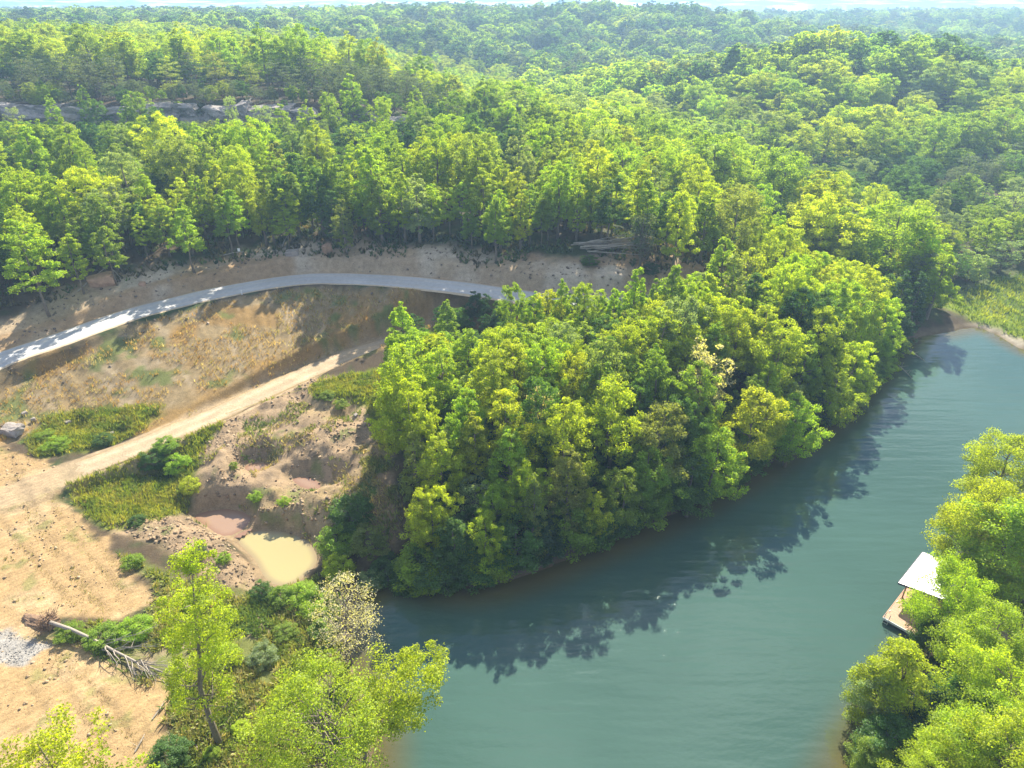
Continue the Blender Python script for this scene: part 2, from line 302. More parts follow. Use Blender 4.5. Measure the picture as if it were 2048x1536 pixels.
M['bark_pale'] = mat_plain('pale_bark', (.34, .31, .27), .9, .3, 5, .6)
M['deadwood'] = mat_plain('weathered_wood', (.34, .30, .25), .9, .3, 4, .5)
M['rock'] = mat_plain('sandstone', (.33, .29, .26), .9, .35, 1.2, .8, dist=.15)
M['rock_red'] = mat_plain('red_sandstone', (.42, .27, .18), .9, .3, 1.5, .8, dist=.1)
M['rock_cliff'] = mat_plain('cliff_sandstone', (.34, .31, .29), .95, .45, .9, .9, dist=.3)
M['root'] = mat_plain('roots_and_clay', (.25, .16, .10), .95, .35, 3, .9, dist=.08)

# ---------------------------------------------------------------- object helpers
def link(name, me, mat, parent=None):
    o = bpy.data.objects.new(name, me); C.objects.link(o)
    if mat is not None and len(me.materials) == 0: me.materials.append(mat)
    if parent is not None: o.parent = parent
    return o
def mesh(name, V, F, smooth=False):
    me = bpy.data.meshes.new(name)
    V = np.asarray(V, np.float32); 
    if isinstance(F, np.ndarray):
        k = F.shape[1]; me.vertices.add(len(V)); me.vertices.foreach_set('co', V.ravel())
        me.loops.add(F.size); me.loops.foreach_set('vertex_index', F.ravel().astype(np.int32))
        me.polygons.add(len(F)); me.polygons.foreach_set('loop_start', np.arange(0, F.size, k, dtype=np.int32))
        me.update(calc_edges=True)
    else:
        me.from_pydata([tuple(map(float, v)) for v in V], [], F)
    if smooth: me.polygons.foreach_set('use_smooth', np.ones(len(me.polygons), bool))
    me.update()
    return me
def vcol(me, col, name='col'):
    a = me.color_attributes.new(name, 'FLOAT_COLOR', 'POINT')
    c = np.ones((len(me.vertices), 4), np.float32); c[:, :3] = col; a.data.foreach_set('color', c.ravel())
def tag(o, label=None, cat=None, group=None, kind=None):
    if label: o['label'] = label
    if cat: o['category'] = cat
    if group: o['group'] = group
    if kind: o['kind'] = kind
    return o
def empty(name, loc, rz=0.0):
    e = bpy.data.objects.new(name, None); C.objects.link(e); e.location = loc; e.rotation_euler = (0, 0, rz); e.empty_display_size = .3
    return e
def tube(path, radii, sides=6, cap=True):
    P = np.asarray(path, float); n = len(P); V = []; F = []
    for i in range(n):
        d = P[min(i + 1, n - 1)] - P[max(i - 1, 0)]; d = d / (np.linalg.norm(d) + 1e-9)
        a = np.cross(d, (0, 0, 1.0) if abs(d[2]) < .9 else (1.0, 0, 0)); a /= np.linalg.norm(a); b = np.cross(d, a)
        for k in range(sides):
            th = 2 * math.pi * k / sides; V.append(P[i] + radii[i] * (a * math.cos(th) + b * math.sin(th)))
    for i in range(n - 1):
        for k in range(sides):
            k2 = (k + 1) % sides; F.append((i * sides + k, i * sides + k2, (i + 1) * sides + k2, (i + 1) * sides + k))
    if cap: F.append(tuple(range(sides - 1, -1, -1))); F.append(tuple((n - 1) * sides + k for k in range(sides)))
    return V, F
class MB:
    def __init__(s): s.V = []; s.F = []
    def add(s, V, F):
        o = len(s.V); s.V += [tuple(v) for v in V]; s.F += [tuple(i + o for i in f) for f in F]; return s
    def tube(s, path, radii, sides=6):
        return s.add(*tube(path, radii if hasattr(radii, '__len__') else [radii] * len(path), sides))
    def box(s, c, size, rz=0.0, ry=0.0):
        x, y, z = [k / 2 for k in size]; V = []
        for sx, sy, sz in ((-1, -1, -1), (1, -1, -1), (1, 1, -1), (-1, 1, -1), (-1, -1, 1), (1, -1, 1), (1, 1, 1), (-1, 1, 1)):
            px, py, p_z = sx * x, sy * y, sz * z
            px, p_z = px * math.cos(ry) + p_z * math.sin(ry), -px * math.sin(ry) + p_z * math.cos(ry)
            V.append((c[0] + px * math.cos(rz) - py * math.sin(rz), c[1] + px * math.sin(rz) + py * math.cos(rz), c[2] + p_z))
        return s.add(V, [(3, 2, 1, 0), (4, 5, 6, 7), (0, 1, 5, 4), (1, 2, 6, 5), (2, 3, 7, 6), (3, 0, 4, 7)])
    def build(s, name, mat, parent=None, smooth=False):
        return link(name, mesh(name, s.V, s.F, smooth), mat, parent)

# ---------------------------------------------------------------- ground sheet
def wpoly(px): return [spot(u, v) for u, v in px]
Z_PAD = wpoly([(-300, 880), (0, 885), (60, 915), (132, 942), (124, 990), (160, 1030), (215, 1085), (262, 1150), (312, 1195), (240, 1240), (170, 1232), (100, 1236), (120, 1275), (200, 1310), (330, 1385), (332, 1450), (290, 1536), (240, 1650), (-300, 1700)])
Z_EMB = wpoly([(-300, 850), (0, 745), (250, 655), (450, 600), (604, 575), (750, 577), (900, 592), (1000, 606), (1120, 616), (1100, 640), (950, 652), (860, 668), (770, 698), (580, 762), (430, 828), (300, 866), (60, 872), (-300, 940)])
Z_GR = [wpoly([(128, 965), (250, 915), (430, 838), (448, 850), (400, 905), (385, 985), (350, 1030), (290, 1040), (210, 1060), (150, 1015)]), wpoly([(45, 880), (110, 830), (200, 815), (330, 812), (290, 855), (200, 898), (80, 915)]),
        wpoly([(680, 752), (772, 735), (785, 800), (740, 815), (690, 790)]), wpoly([(620, 772), (680, 752), (700, 800), (640, 800)]), wpoly([(735, 820), (790, 810), (800, 900), (760, 900)])]
Z_BANK = wpoly([(236, 1110), (330, 1180), (300, 1230), (250, 1250), (120, 1262), (200, 1310), (335, 1380), (345, 1450), (300, 1536), (280, 1640), (740, 1640), (740, 1420), (700, 1330), (688, 1240), (640, 1150), (520, 1190), (420, 1170)])
Z_DRY = wpoly([(330, 1500), (380, 1420), (470, 1390), (530, 1420), (500, 1490), (520, 1560), (340, 1560)])
Z_GRAV = wpoly([(-40, 1262), (30, 1264), (104, 1288), (60, 1322), (48, 1332), (-40, 1322)])
Z_MEAD = wpoly([(1880, 612), (1960, 570), (2060, 540), (2250, 600), (2200, 700), (2048, 690), (2000, 662), (1950, 648)])
Z_BEACH = wpoly([(1910, 1285), (1960, 1225), (2010, 1230), (2020, 1330), (1950, 1370), (1900, 1330)])
Z_SLOPE = wpoly([(770, 830), (800, 1000), (800, 1100), (740, 1120), (690, 1040), (720, 960)])
def axis(segs, grow, lo, hi):
    a = [segs[0][0]]
    for s0, s1, st in segs: a += list(np.linspace(s0, s1, int(round((s1 - s0) / st)) + 1)[1:])
    st = segs[-1][2]
    while a[-1] < hi: st *= grow; a.append(a[-1] + st)
    st = segs[0][2]; pre = []
    x = a[0]
    while x > lo: st *= grow; x -= st; pre.append(x)
    return np.array(pre[::-1] + a)
ax_x = axis([(-95, -66, .8), (-66, -6, .27), (-6, 20, .6), (20, 90, 1.0)], 1.16, -1350, 1350)
ax_y = axis([(24, 70, .27), (70, 118, .45), (118, 200, 1.4)], 1.13, -150, 1480)
GX, GY = np.meshgrid(ax_x, ax_y); gx, gy = GX.ravel(), GY.ravel()
gz = H(gx, gy)
def mixc(a, b, w): return a + (np.asarray(b) - a) * w[:, None]
def ground_color(x, y):
    nA, nB, nC = fbm(x * .12, y * .12, 5, 31), fbm(x * .5, y * .5, 4, 41), fbm(x * 1.6, y * 1.6, 3, 51)
    col = np.tile(np.array([.105, .078, .05]), (len(x), 1)); col = mixc(col, (.06, .085, .03), sstep(-.1, .35, nA + nB * .6))
    near = (x > -110) & (x < 130) & (y > 10) & (y < 140); i = np.where(near)[0]
    X, Y = x[i], y[i]; a, b, c = nA[i], nB[i], nC[i]; k = col[i]
    j = b * .9 + c * .6
    def zone(poly, soft=.7): return sstep(soft, -soft, sdf(X, Y, poly) + j * 1.2)
    dr, zr, sr, side = path_dist(X, Y, ROAD)
    up = side > 0
    bank = sstep(11, 7, dr + a * 4) * up
    k = mixc(k, (.50, .385, .255), bank); k = mixc(k, (.60, .51, .39), bank * sstep(0, .3, fbm(sr * .14, dr * .1, 3, 61)))
    k = mixc(k, (.42, .28, .15), bank * sstep(.05, .3, fbm(sr * .1 + 9, dr * .25, 3, 63)) * .8)
    emb = zone(Z_EMB)
    k = mixc(k, (.34, .255, .135), emb)
    rill = fbm(sr * 1.1, dr * .08, 3, 71)
    k = mixc(k, (.43, .34, .22), emb * sstep(.05, .35, rill + b * .6 + c * .3) * .75)
    k = mixc(k, (.34, .21, .07), emb * np.maximum(sstep(.05, .3, fbm(X * .16 + 4, Y * .16, 3, 73)), sstep(6.5, 2.5, path_dist(X, Y, TRACK)[0] + b * 3)) * .8)
    k = mixc(k, (.14, .19, .045), emb * sstep(.18, .4, fbm(X * .3 + 14, Y * .3, 4, 77)) * .8)
    pit = np.maximum(zone(PIT), zone(BERM)); k = mixc(k, (.42, .305, .19), pit); k = mixc(k, (.30, .22, .14), pit * sstep(0, .35, b + c * .5)); k = mixc(k, (.42, .31, .17), pit * sstep(.1, .35, a)); k = mixc(k, (.15, .20, .05), pit * sstep(.18, .4, fbm(X * .35, Y * .35 + 8, 4, 79)) * .7)
    sl = zone(Z_SLOPE); k = mixc(k, (.30, .22, .14), sl); k = mixc(k, (.12, .18, .04), sl * sstep(.05, .3, a + b * .6))
    bk = zone(Z_BANK); k = mixc(k, (.17, .19, .055), bk); k = mixc(k, (.31, .25, .16), bk * sstep(.0, .3, b + a * .4)); 
    dy = zone(Z_DRY); k = mixc(k, (.33, .26, .19), dy)
    for g in Z_GR:
        w = zone(g); k = mixc(k, (.17, .20, .03), w); k = mixc(k, (.27, .22, .045), w * sstep(.0, .3, a + b * .4)); k = mixc(k, (.09, .15, .03), w * sstep(.1, .3, -a + b * .4))
    pad = zone(Z_PAD, .5); k = mixc(k, (.48, .33, .165), pad); k = mixc(k, (.55, .40, .225), pad * sstep(-.1, .3, a + b * .5)); k = mixc(k, (.26, .25, .09), pad * sstep(.27, .5, b + c * .4) * .75)
    dt, zt, st, sd = path_dist(X, Y, TRACK)
    tr = sstep(TW + 1.2, TW + .2, dt + b); k = mixc(k, (.50, .38, .24), tr * .8)
    k = mixc(k, (.42, .40, .37), zone(Z_GRAV, .4))
    me_ = zone(Z_MEAD, 1.5); k = mixc(k, (.20, .27, .03), me_); k = mixc(k, (.12, .17, .05), me_ * sstep(0, .3, a))
    k = mixc(k, (.42, .33, .23), zone(Z_BEACH, 1))
    dl = sdf(X, Y, LAKE)
    shore = sstep(1.6, .3, dl + b * .8); k = mixc(k, (.20, .155, .10), shore)
    sand = shore * sstep(80, 86, X) * sstep(100, 104, Y); k = mixc(k, (.52, .46, .37), sand)
    for poly, lv in PONDS: k = mixc(k, (.34, .25, .15), sstep(1.1, .3, sdf(X, Y, poly) + b * .6) * .8)
    k = mixc(k, (.16, .11, .05), sstep(.1, -.3, dl))
    k = k * (1 + .18 * c)[:, None]
    col[i] = k
    return np.clip(col, .01, .8)
RUTS = [[(40, 930), (62, 1000), (120, 1100), (175, 1180), (215, 1225)], [(88, 975), (130, 1040), (185, 1120), (262, 1195)], [(0, 1040), (60, 1110), (120, 1180), (165, 1228)], [(20, 905), (35, 960), (75, 1060), (150, 1160), (200, 1220)],
        [(130, 1330), (200, 1390), (260, 1460), (300, 1520)], [(40, 1350), (90, 1420), (150, 1500)], [(180, 1000), (200, 1080), (250, 1150)], [(100, 1340), (170, 1420), (210, 1500)]]
RUTS = [np.array([(*spot(u, v), 0) for u, v in r]) for r in RUTS]
RUTS = [spline(r, 1.0) for r in RUTS]
gcol = ground_color(gx, gy) * .76
padm = (gx > -80) & (gx < -5) & (gy > 22) & (gy < 75); pi_ = np.where(padm)[0]; PX, PY = gx[pi_], gy[pi_]
inpad = sstep(.2, -.6, sdf(PX, PY, Z_PAD)); disp = np.zeros(len(pi_)); dark = np.zeros(len(pi_))
for r in RUTS:
    for off in (0, 1.75):
        dd, _, ss, sd = path_dist(PX + off * .8, PY - off * .6, r)
        g = np.exp(-(dd / .28) ** 2) * (vnoise(ss * .5, ss * 0, 5) * .9 + .2); disp -= .05 * g; disp += .015 * np.exp(-((dd - .5) / .25) ** 2) * g; dark = np.maximum(dark, g)
disp += fbm(PX * 1.5 + PY * .6, PY * .9 - PX * .3, 3, 91) * .05
gz[pi_] += disp * inpad; gcol[pi_] *= (1 - .15 * dark * inpad)[:, None]
nx, ny = len(ax_x), len(ax_y)
ii, jj = np.meshgrid(np.arange(nx - 1), np.arange(ny - 1)); a_ = (jj * nx + ii).ravel()
me = mesh('ground', np.stack([gx, gy, gz], 1), np.stack([a_, a_ + 1, a_ + nx + 1, a_ + nx], 1), smooth=True); vcol(me, gcol)
pa_ = np.zeros(len(gx), np.float32); pa_[pi_] = inpad; at_ = me.attributes.new('pad', 'FLOAT', 'POINT'); at_.data.foreach_set('value', pa_)
ground = tag(link('ground', me, M['ground']), 'bare earth, grass and leaf litter of the valley sides and hills', kind='structure')

# ---------------------------------------------------------------- road and track: sheets laid on their graded beds
def ribbon(name, path, hw, prof, colf, mat, label, wob=.0, bury=.0):
    P = path; T = np.gradient(P[:, :2], axis=0); T /= np.linalg.norm(T, axis=1)[:, None]; Nn = np.stack([-T[:, 1], T[:, 0]], 1)
    offs = np.array([p[0] for p in prof]); dz = np.array([p[1] for p in prof]); n, m = len(P), len(offs); V = np.zeros((n, m, 3)); s = np.arange(n) * 1.0
    for k in range(m):
        o = offs[k] * hw + (fbm(s * .35, s * 0 + k, 3, 17 + k) * wob if abs(offs[k]) > .85 else 0)
        V[:, k, :2] = P[:, :2] + Nn * np.reshape(np.broadcast_to(o, n), (n, 1)); V[:, k, 2] = P[:, 2] + dz[k] - bury * sstep(9, 0, s)
    q = (np.arange(n - 1)[:, None] * m + np.arange(m - 1)[None, :]).ravel()
    me = mesh(name, V.reshape(-1, 3), np.stack([q, q + m, q + m + 1, q + 1], 1), smooth=True); vcol(me, colf(np.repeat(s, m), np.tile(offs, n)))
    return tag(link(name, me, mat), label, kind='structure')
def road_col(s, o):
    c = np.tile(np.array([.46, .47, .48]), (len(s), 1)); c = mixc(c, (.52, .49, .45), np.exp(-((np.abs(o) - .45) / .12) ** 2) * .7); c = mixc(c, (.50, .40, .27), sstep(.86, 1.0, np.abs(o)))
    return c * (1 + .2 * fbm(s * .2, o * 2, 3, 19))[:, None]
def track_col(s, o):
    c = np.tile(np.array([.41, .315, .205]), (len(s), 1)); c = mixc(c, (.48, .39, .27), np.exp(-((np.abs(o) - .45) / .18) ** 2) * .8); c = mixc(c, (.31, .23, .12), sstep(.85, 1, np.abs(o)))
    return c * (1 + .25 * fbm(s * .3, o * 2, 3, 29))[:, None]
PROF = [(-1.12, -.06), (-1, .05), (-.82, .06), (-.62, .055), (-.45, .045), (-.28, .06), (0, .085), (.28, .06), (.45, .045), (.62, .055), (.82, .06), (1, .05), (1.12, -.06)]
M['road'] = mat_attr('road_gravel', bump=.5, fine=9, lo=.78, hi=1.22, dist=.05)
M['track'] = mat_attr('track_dirt', bump=.8, fine=5, lo=.7, hi=1.25, dist=.1)
ribbon('gravel_road', spline(ROAD, 1.0), RW, PROF, road_col, M['road'], 'pale grey gravel road curving along the foot of the hill', .25)
ribbon('dirt_track', spline(TRACK, 1.0), TW, PROF, track_col, M['track'], 'tan dirt track running from the cleared pad up behind the trees', .45, .22)

# ---------------------------------------------------------------- water
def mat_water(name, deep, shallow, rough, waves, blend=(.2, 1.2)):
    m, ns, ls = mat_new(name)
    o = ns.new('ShaderNodeOutputMaterial'); p = ns.new('ShaderNodeBsdfPrincipled')
    p.inputs['Roughness'].default_value = rough; p.inputs['IOR'].default_value = 1.333; p.inputs['Specular IOR Level'].default_value = 1.0
    a = nd(ns, 'ShaderNodeAttribute', attribute_name='depth'); g = ns.new('ShaderNodeNewGeometry')
    mr = nd(ns, 'ShaderNodeMapRange', i_From_Min=blend[0], i_From_Max=blend[1]); mr.interpolation_type = 'SMOOTHSTEP'; ls.new(a.outputs['Fac'], mr.inputs['Value'])
    n0 = nd(ns, 'ShaderNodeTexNoise', i_Scale=.05, i_Detail=3.0); ls.new(g.outputs['Position'], n0.inputs['Vector'])
    mx = nd(ns, 'ShaderNodeMix', data_type='RGBA'); mx.inputs[6].default_value = rgba(shallow); mx.inputs[7].default_value = rgba(deep); ls.new(mr.outputs[0], mx.inputs['Factor'])
    v = nd(ns, 'ShaderNodeMapRange', i_From_Min=.3, i_From_Max=.7, i_To_Min=.9, i_To_Max=1.1); ls.new(n0.outputs['Fac'], v.inputs['Value'])
    sc = nd(ns, 'ShaderNodeVectorMath', operation='SCALE'); ls.new(mx.outputs[2], sc.inputs[0]); ls.new(v.outputs[0], sc.inputs['Scale']); ls.new(sc.outputs[0], p.inputs['Base Color'])
    # ripples: long low swells that cross the lake, small wind ripples on top
    prev = None
    for (sx, sy, rz, scl, st, di, det) in waves:
        mp = nd(ns, 'ShaderNodeMapping'); mp.inputs['Scale'].default_value = (sx, sy, 1); mp.inputs['Rotation'].default_value = (0, 0, rz); ls.new(g.outputs['Position'], mp.inputs['Vector'])
        n = nd(ns, 'ShaderNodeTexNoise', i_Scale=scl, i_Detail=det); ls.new(mp.outputs[0], n.inputs['Vector'])
        b = nd(ns, 'ShaderNodeBump', i_Strength=st, i_Distance=di); ls.new(n.outputs['Fac'], b.inputs['Height'])
        if prev: ls.new(prev.outputs[0], b.inputs['Normal'])
        prev = b
    ls.new(prev.outputs[0], p.inputs['Normal']); ls.new(p.outputs[0], o.inputs['Surface'])
    return m
def sheet(name, poly, z, step, mat, label, over=1.0):
    P = np.array(poly); xs = np.arange(P[:, 0].min() - 2, P[:, 0].max() + 2 + step, step); ys = np.arange(P[:, 1].min() - 2, P[:, 1].max() + 2 + step, step)
    X, Y = np.meshgrid(xs, ys); d = sdf(X, Y, poly); keep = d < over; n = len(xs)
    q = [(j * n + i) for j in range(len(ys) - 1) for i in range(n - 1) if keep[j, i] or keep[j, i + 1] or keep[j + 1, i] or keep[j + 1, i + 1]]
    q = np.array(q); F = np.stack([q, q + 1, q + n + 1, q + n], 1); used = np.unique(F); rm = np.full(X.size, -1); rm[used] = np.arange(len(used))
    me = mesh(name, np.stack([X.ravel(), Y.ravel(), np.full(X.size, z)], 1)[used], rm[F], smooth=True)
    at_ = me.attributes.new('depth', 'FLOAT', 'POINT'); at_.data.foreach_set('value', np.maximum(-d.ravel()[used], 0).astype(np.float32))
    return tag(link(name, me, mat), label, kind='structure')
M['lake'] = mat_water('lake_water', (.052, .104, .084), (.10, .085, .03), .02, [(.30, 1.6, .10, .50, .55, .12, 1.0), (.8, 1.7, -.3, 1.6, .35, .05, 3.0), (.8, 1.3, .4, 7.0, .30, .012, 2.0)], (.4, 4.5))
M['pond'] = mat_water('muddy_water', (.36, .31, .15), (.27, .21, .12), .12, [(1, 1, 0, 1.5, .15, .02, 2.0)], (.0, .8))
M['pond_red'] = mat_water('red_mud_water', (.30, .20, .14), (.25, .15, .10), .12, [(1, 1, 0, 1.5, .15, .02, 2.0)], (.0, .8))
sheet('lake', LAKE, 0.0, 1.2, M['lake'], 'calm teal lake reflecting sky and trees')
sheet('muddy_pond', POND, .55, .35, M['pond'], 'small round pond of milky yellow water', .6)
sheet('red_puddle', POND2, .75, .35, M['pond_red'], 'shallow reddish puddle beside the yellow pond', .6)
sheet('puddle', POND3, 2.3, .3, M['pond_red'], 'grey puddle under the dug earth face', .4)
sheet('puddle', POND4, 2.6, .3, M['pond_red'], 'tiny tan puddle in front of the dark hollow', .4)

# ---------------------------------------------------------------- trees
def leaf_quads(c, nrm, size, asp, rg, bend=.18):
    n = len(c); r = rg.normal(size=(n, 3)); t = r - nrm * (r * nrm).sum(1)[:, None]; t /= np.linalg.norm(t, axis=1)[:, None] + 1e-9; b = np.cross(nrm, t)
    L = (size * (.65 + .7 * rg.random(n)))[:, None]; W = L * asp
    V = np.empty((n, 4, 3)); V[:, 0] = c - t * L * .5; V[:, 1] = c + b * W * .5 + nrm * L * bend * .5; V[:, 2] = c + t * L * .5 - nrm * L * bend; V[:, 3] = c - b * W * .5 + nrm * L * bend * .5
    return V.reshape(-1, 3), np.arange(4 * n).reshape(-1, 4)
def profile(kind, s):
    if kind == 'round': return np.sqrt(np.clip(1 - ((s - .42) / .60) ** 2, .02, 1))
    if kind == 'cone': return np.clip((1 - s ** 1.25) ** .72 * (.60 + .40 * sstep(0, .22, s)) * 1.02, .04, 1)
    if kind == 'ovate': return np.clip(np.sqrt(np.clip(1 - ((s - .33) / .70) ** 2, .02, 1)) * (1 - .25 * s), .03, 1)
    if kind == 'pine': return np.clip(np.sqrt(np.clip(1 - ((s - .35) / .72) ** 2, .03, 1)), .05, 1)
    if kind == 'cedar': return np.clip((1 - s) ** .65 * (.7 + .3 * sstep(0, .15, s)), .04, 1)
    return np.ones_like(s)
def make_tree(seed, kind, Ht, Rd, cb, nc, npc, leaf, asp=.62, rc=(.15, .27), flat=.62, lobes=.35, lean=0.0, limbs=12, tr=.022, open_=.5, clear=None):
    """-> trunk mesh data (V, F), crown mesh data (V, F); base at the origin, Ht high, crown radius Rd, crown starting at cb"""
    rg = np.random.default_rng(seed); C_ = []
    ph = rg.random(6) * 6.28; am = rg.random(6)
    while len(C_) < nc:
        s = rg.random(); p = profile(kind, np.array([s]))[0]
        if rg.random() > p ** .9 + .06: continue
        th = rg.random() * 6.283
        lob = 1 + lobes * (math.sin(2 * th + ph[0] + 3 * s) * am[0] * .6 + math.sin(3 * th + ph[1] - 5 * s) * am[1] * .6 + math.sin(5 * th + ph[2] + 9 * s) * am[2] * .5 - .15)
        r = Rd * p * lob * (1 - open_ * (1 - rg.random() ** .5))
        z = cb + s * (Ht - cb) * (1 + .05 * math.sin(3 * th + ph[3]))
        if kind == 'pine': z = cb + (round(s * 7) / 7 + .03 * rg.normal()) * (Ht - cb)
        C_.append((r * math.cos(th), r * math.sin(th), z, s, p))
    C_ = np.array(C_); cen = C_[:, :3]
    cr = Rd * (rc[0] + (rc[1] - rc[0]) * rg.random(nc)) * (.55 + .45 * np.minimum(1, C_[:, 4] + .2))
    n = nc * npc; ci = np.repeat(np.arange(nc), npc)
    d = rg.normal(size=(n, 3)); d[:, 2] = d[:, 2] * .8 + .35; d /= np.linalg.norm(d, axis=1)[:, None]
    pos = cen[ci] + d * (cr[ci] * ((.35 + .65 * rg.random(n) ** .6) * np.where(rg.random(n) < .16, 1.35, 1)))[:, None] * np.array([1, 1, flat])
    nr = d * .55 + rg.normal(size=(n, 3)) * .55 + np.array([0, 0, .45]); nr /= np.linalg.norm(nr, axis=1)[:, None]
    if kind in ('pine',): pos[:, 2] += .10 * np.linalg.norm(pos[:, :2], axis=1)
    lx = lambda z: lean * Ht * (np.clip(z, 0, None) / Ht) ** 1.5
    pos[:, 0] += lx(pos[:, 2]); cen[:, 0] += lx(cen[:, 2])
    pos[:, 2] = np.maximum(pos[:, 2], .15)
    cV, cF = leaf_quads(pos, nr, leaf, asp, rg)
    mb = MB(); w = rg.normal(size=(6, 2)) * .012 * Ht; k = np.linspace(0, 1, 6); top = cb + (Ht - cb) * .85
    pth = [(w[i, 0] * (k[i] > 0) + lx(k[i] * top), w[i, 1] * (k[i] > 0), k[i] * top - (.3 if i == 0 else 0)) for i in range(6)]
    r0 = tr * Ht; mb.tube(pth, [r0 * 1.35, r0 * .95, r0 * .8, r0 * .62, r0 * .42, r0 * .12], 6)
    for q in rg.choice(nc, min(limbs, nc), replace=False):
        e = cen[q]; f = np.clip((e[2] - .28 * np.hypot(e[0] - lx(e[2]), e[1]) - .05 * Ht) / top, max(cb / top * .75, .12), .93); a = np.array([np.interp(f, k, [p[j] for p in pth]) for j in range(3)])
        mid = (a + e) / 2 + np.array([0, 0, -.04 * Ht * rg.random()]) + rg.normal(size=3) * .02 * Ht
        rr = r0 * (.42 * (1 - f) + .1); mb.tube([a, mid, e], [rr, rr * .65, rr * .2], 4)
    return (mb.V, mb.F), (cV, cF)
PROTO = {}
def proto(name, shape, *a, **kw):
    (tV, tF), (cV, cF) = make_tree(*a, **kw)
    t = mesh('trunk', tV, tF, True); t.materials.append(M['bark_pale' if kw.get('_p') else 'bark'])
    c = mesh('crown', cV, cF); c.materials.append(M['leaf'])
    PROTO[name] = dict(trunk=t, crown=c, H=a[2], R=a[3], shape=shape, raw=((tV, tF), (cV, cF)))
for k in range(5): proto(f'round{k}', 'round-crowned', 100 + k, 'round', 13.0, 4.3, 3.2 + .3 * k, 165, 92, .25, rc=(.11, .21), lobes=.55)
for k in range(4): proto(f'cone{k}', 'pointed', 200 + k, 'cone', 13.0, 3.1, 2.2 + .4 * k, 150, 86, .235, rc=(.12, .23), lobes=.3, open_=.4)
for k in range(4): proto(f'ovate{k}', 'egg-shaped', 300 + k, 'ovate', 14.0, 3.7, 2.8 + .5 * k, 165, 90, .245, rc=(.11, .22), lobes=.45)
for k in range(3): proto(f'tall{k}', 'long-trunked', 400 + k, 'ovate', 14.0, 2.9, 5.4 - .5 * k, 105, 86, .245, rc=(.13, .24), lobes=.5, limbs=9, tr=.012)
for k in range(3): proto(f'pine{k}', 'open-branched', 500 + k, 'pine', 11.0, 2.9, 3.2 + .6 * k, 62, 62, .42, asp=.20, rc=(.20, .32), flat=.35, lobes=.7, limbs=40, tr=.016, open_=.75)
for k in range(2): proto(f'cedar{k}', 'dense cone-shaped', 600 + k, 'cedar', 11.0, 2.5, .5, 105, 62, .32, asp=.35, rc=(.16, .26), lobes=.25, open_=.4)
for k in range(2): proto(f'thin{k}', 'thin-leaved', 700 + k, 'round', 12.0, 3.9, 3.6, 80, 36, .30, lobes=.6, limbs=50, open_=.7)
for k in range(3): proto(f'low{k}', 'bushy low', 800 + k, 'round', 6.0, 2.7, .2, 115, 84, .22, rc=(.15, .26), lobes=.5, limbs=8)
# nearest trees: smaller leaves, more of them
proto('near_slim', 'slim', 901, 'ovate', 19.0, 2.9, 5.2, 150, 125, .15, rc=(.15, .27), lobes=.6, limbs=34, tr=.012, open_=.65, lean=.13)
proto('near_broad', 'broad', 902, 'round', 13.2, 5.4, 4.5, 175, 125, .165, rc=(.12, .21), lobes=.5, limbs=50, tr=.018, open_=.6)
proto('near_lean', 'leaning', 903, 'round', 11.5, 2.8, 5.0, 95, 150, .16, rc=(.16, .28), lobes=.6, limbs=36, tr=.013, open_=.6, lean=.46)
proto('near_bloom', 'sparse', 904, 'round', 10.2, 3.3, 3.0, 130, 34, .13, rc=(.13, .24), lobes=.6, limbs=90, tr=.012, open_=.75)
proto('near_a', 'broad', 905, 'round', 11.0, 4.8, 2.2, 185, 175, .175, rc=(.14, .24), lobes=.55, limbs=40, open_=.55)
proto('near_b', 'upright', 906, 'ovate', 9.5, 3.4, 1.6, 165, 160, .175, rc=(.16, .27), lobes=.5, limbs=30, open_=.55)
proto('near_spray', 'feathery', 907, 'round', 14.0, 2.8, 8.0, 80, 70, .17, rc=(.14, .26), lobes=.7, limbs=60, tr=.010, open_=.8)

TINTS = {'yellow-green': (.240, .268, .014), 'lime-green': (.190, .245, .016), 'fresh green': (.145, .195, .020), 'mid-green': (.066, .118, .024), 'dark green': (.032, .068, .026),
         'olive': (.150, .170, .042), 'pale sage': (.170, .205, .105), 'cream-flowered': (.36, .31, .22), 'grey-green': (.070, .088, .060), 'bronze-green': (.180, .190, .045)}
TREES = []                             # (name, x, y, root, tint, shape, zone)
def copy_part(me, name, parent, color):
    o = bpy.data.objects.new(name, me); C.objects.link(o); o.parent = parent; o.color = (*color, 1); return o
occupied = []
def plant(key, x, y, h, r, tint, zone, name='broadleaf_tree', rz=None, label=None, sink=.0):
    P = PROTO[key]; z = Hs(x, y)
    e = empty(name, (x, y, z - sink), rng.random() * 6.283 if rz is None else rz)
    e.scale = (r / P['R'], r / P['R'], h / P['H'])
    c = np.array(TINTS[tint]) * (1 + .10 * (rng.random(3) - .5)) * (1 + .2 * (rng.random() - .5))
    copy_part(P['trunk'], 'trunk', e, (.5, .5, .5)); copy_part(P['crown'], 'crown' if name != 'shrub' else 'foliage', e, c)
    TREES.append(dict(o=e, x=x, y=y, z=z, h=h, r=r, tint=tint, shape=P['shape'], zone=zone, label=label, name=name)); occupied.append((x, y, r))
    return e
def pick(prefix):
    ks = [k for k in PROTO if k.startswith(prefix)]; return ks[int(rng.integers(len(ks)))]
def put(u, v, h, r, key, tint, zone, **kw):
    x, y = spot(u, v, h); return plant(key if key in PROTO else pick(key), x, y, h, r, tint, zone, **kw)

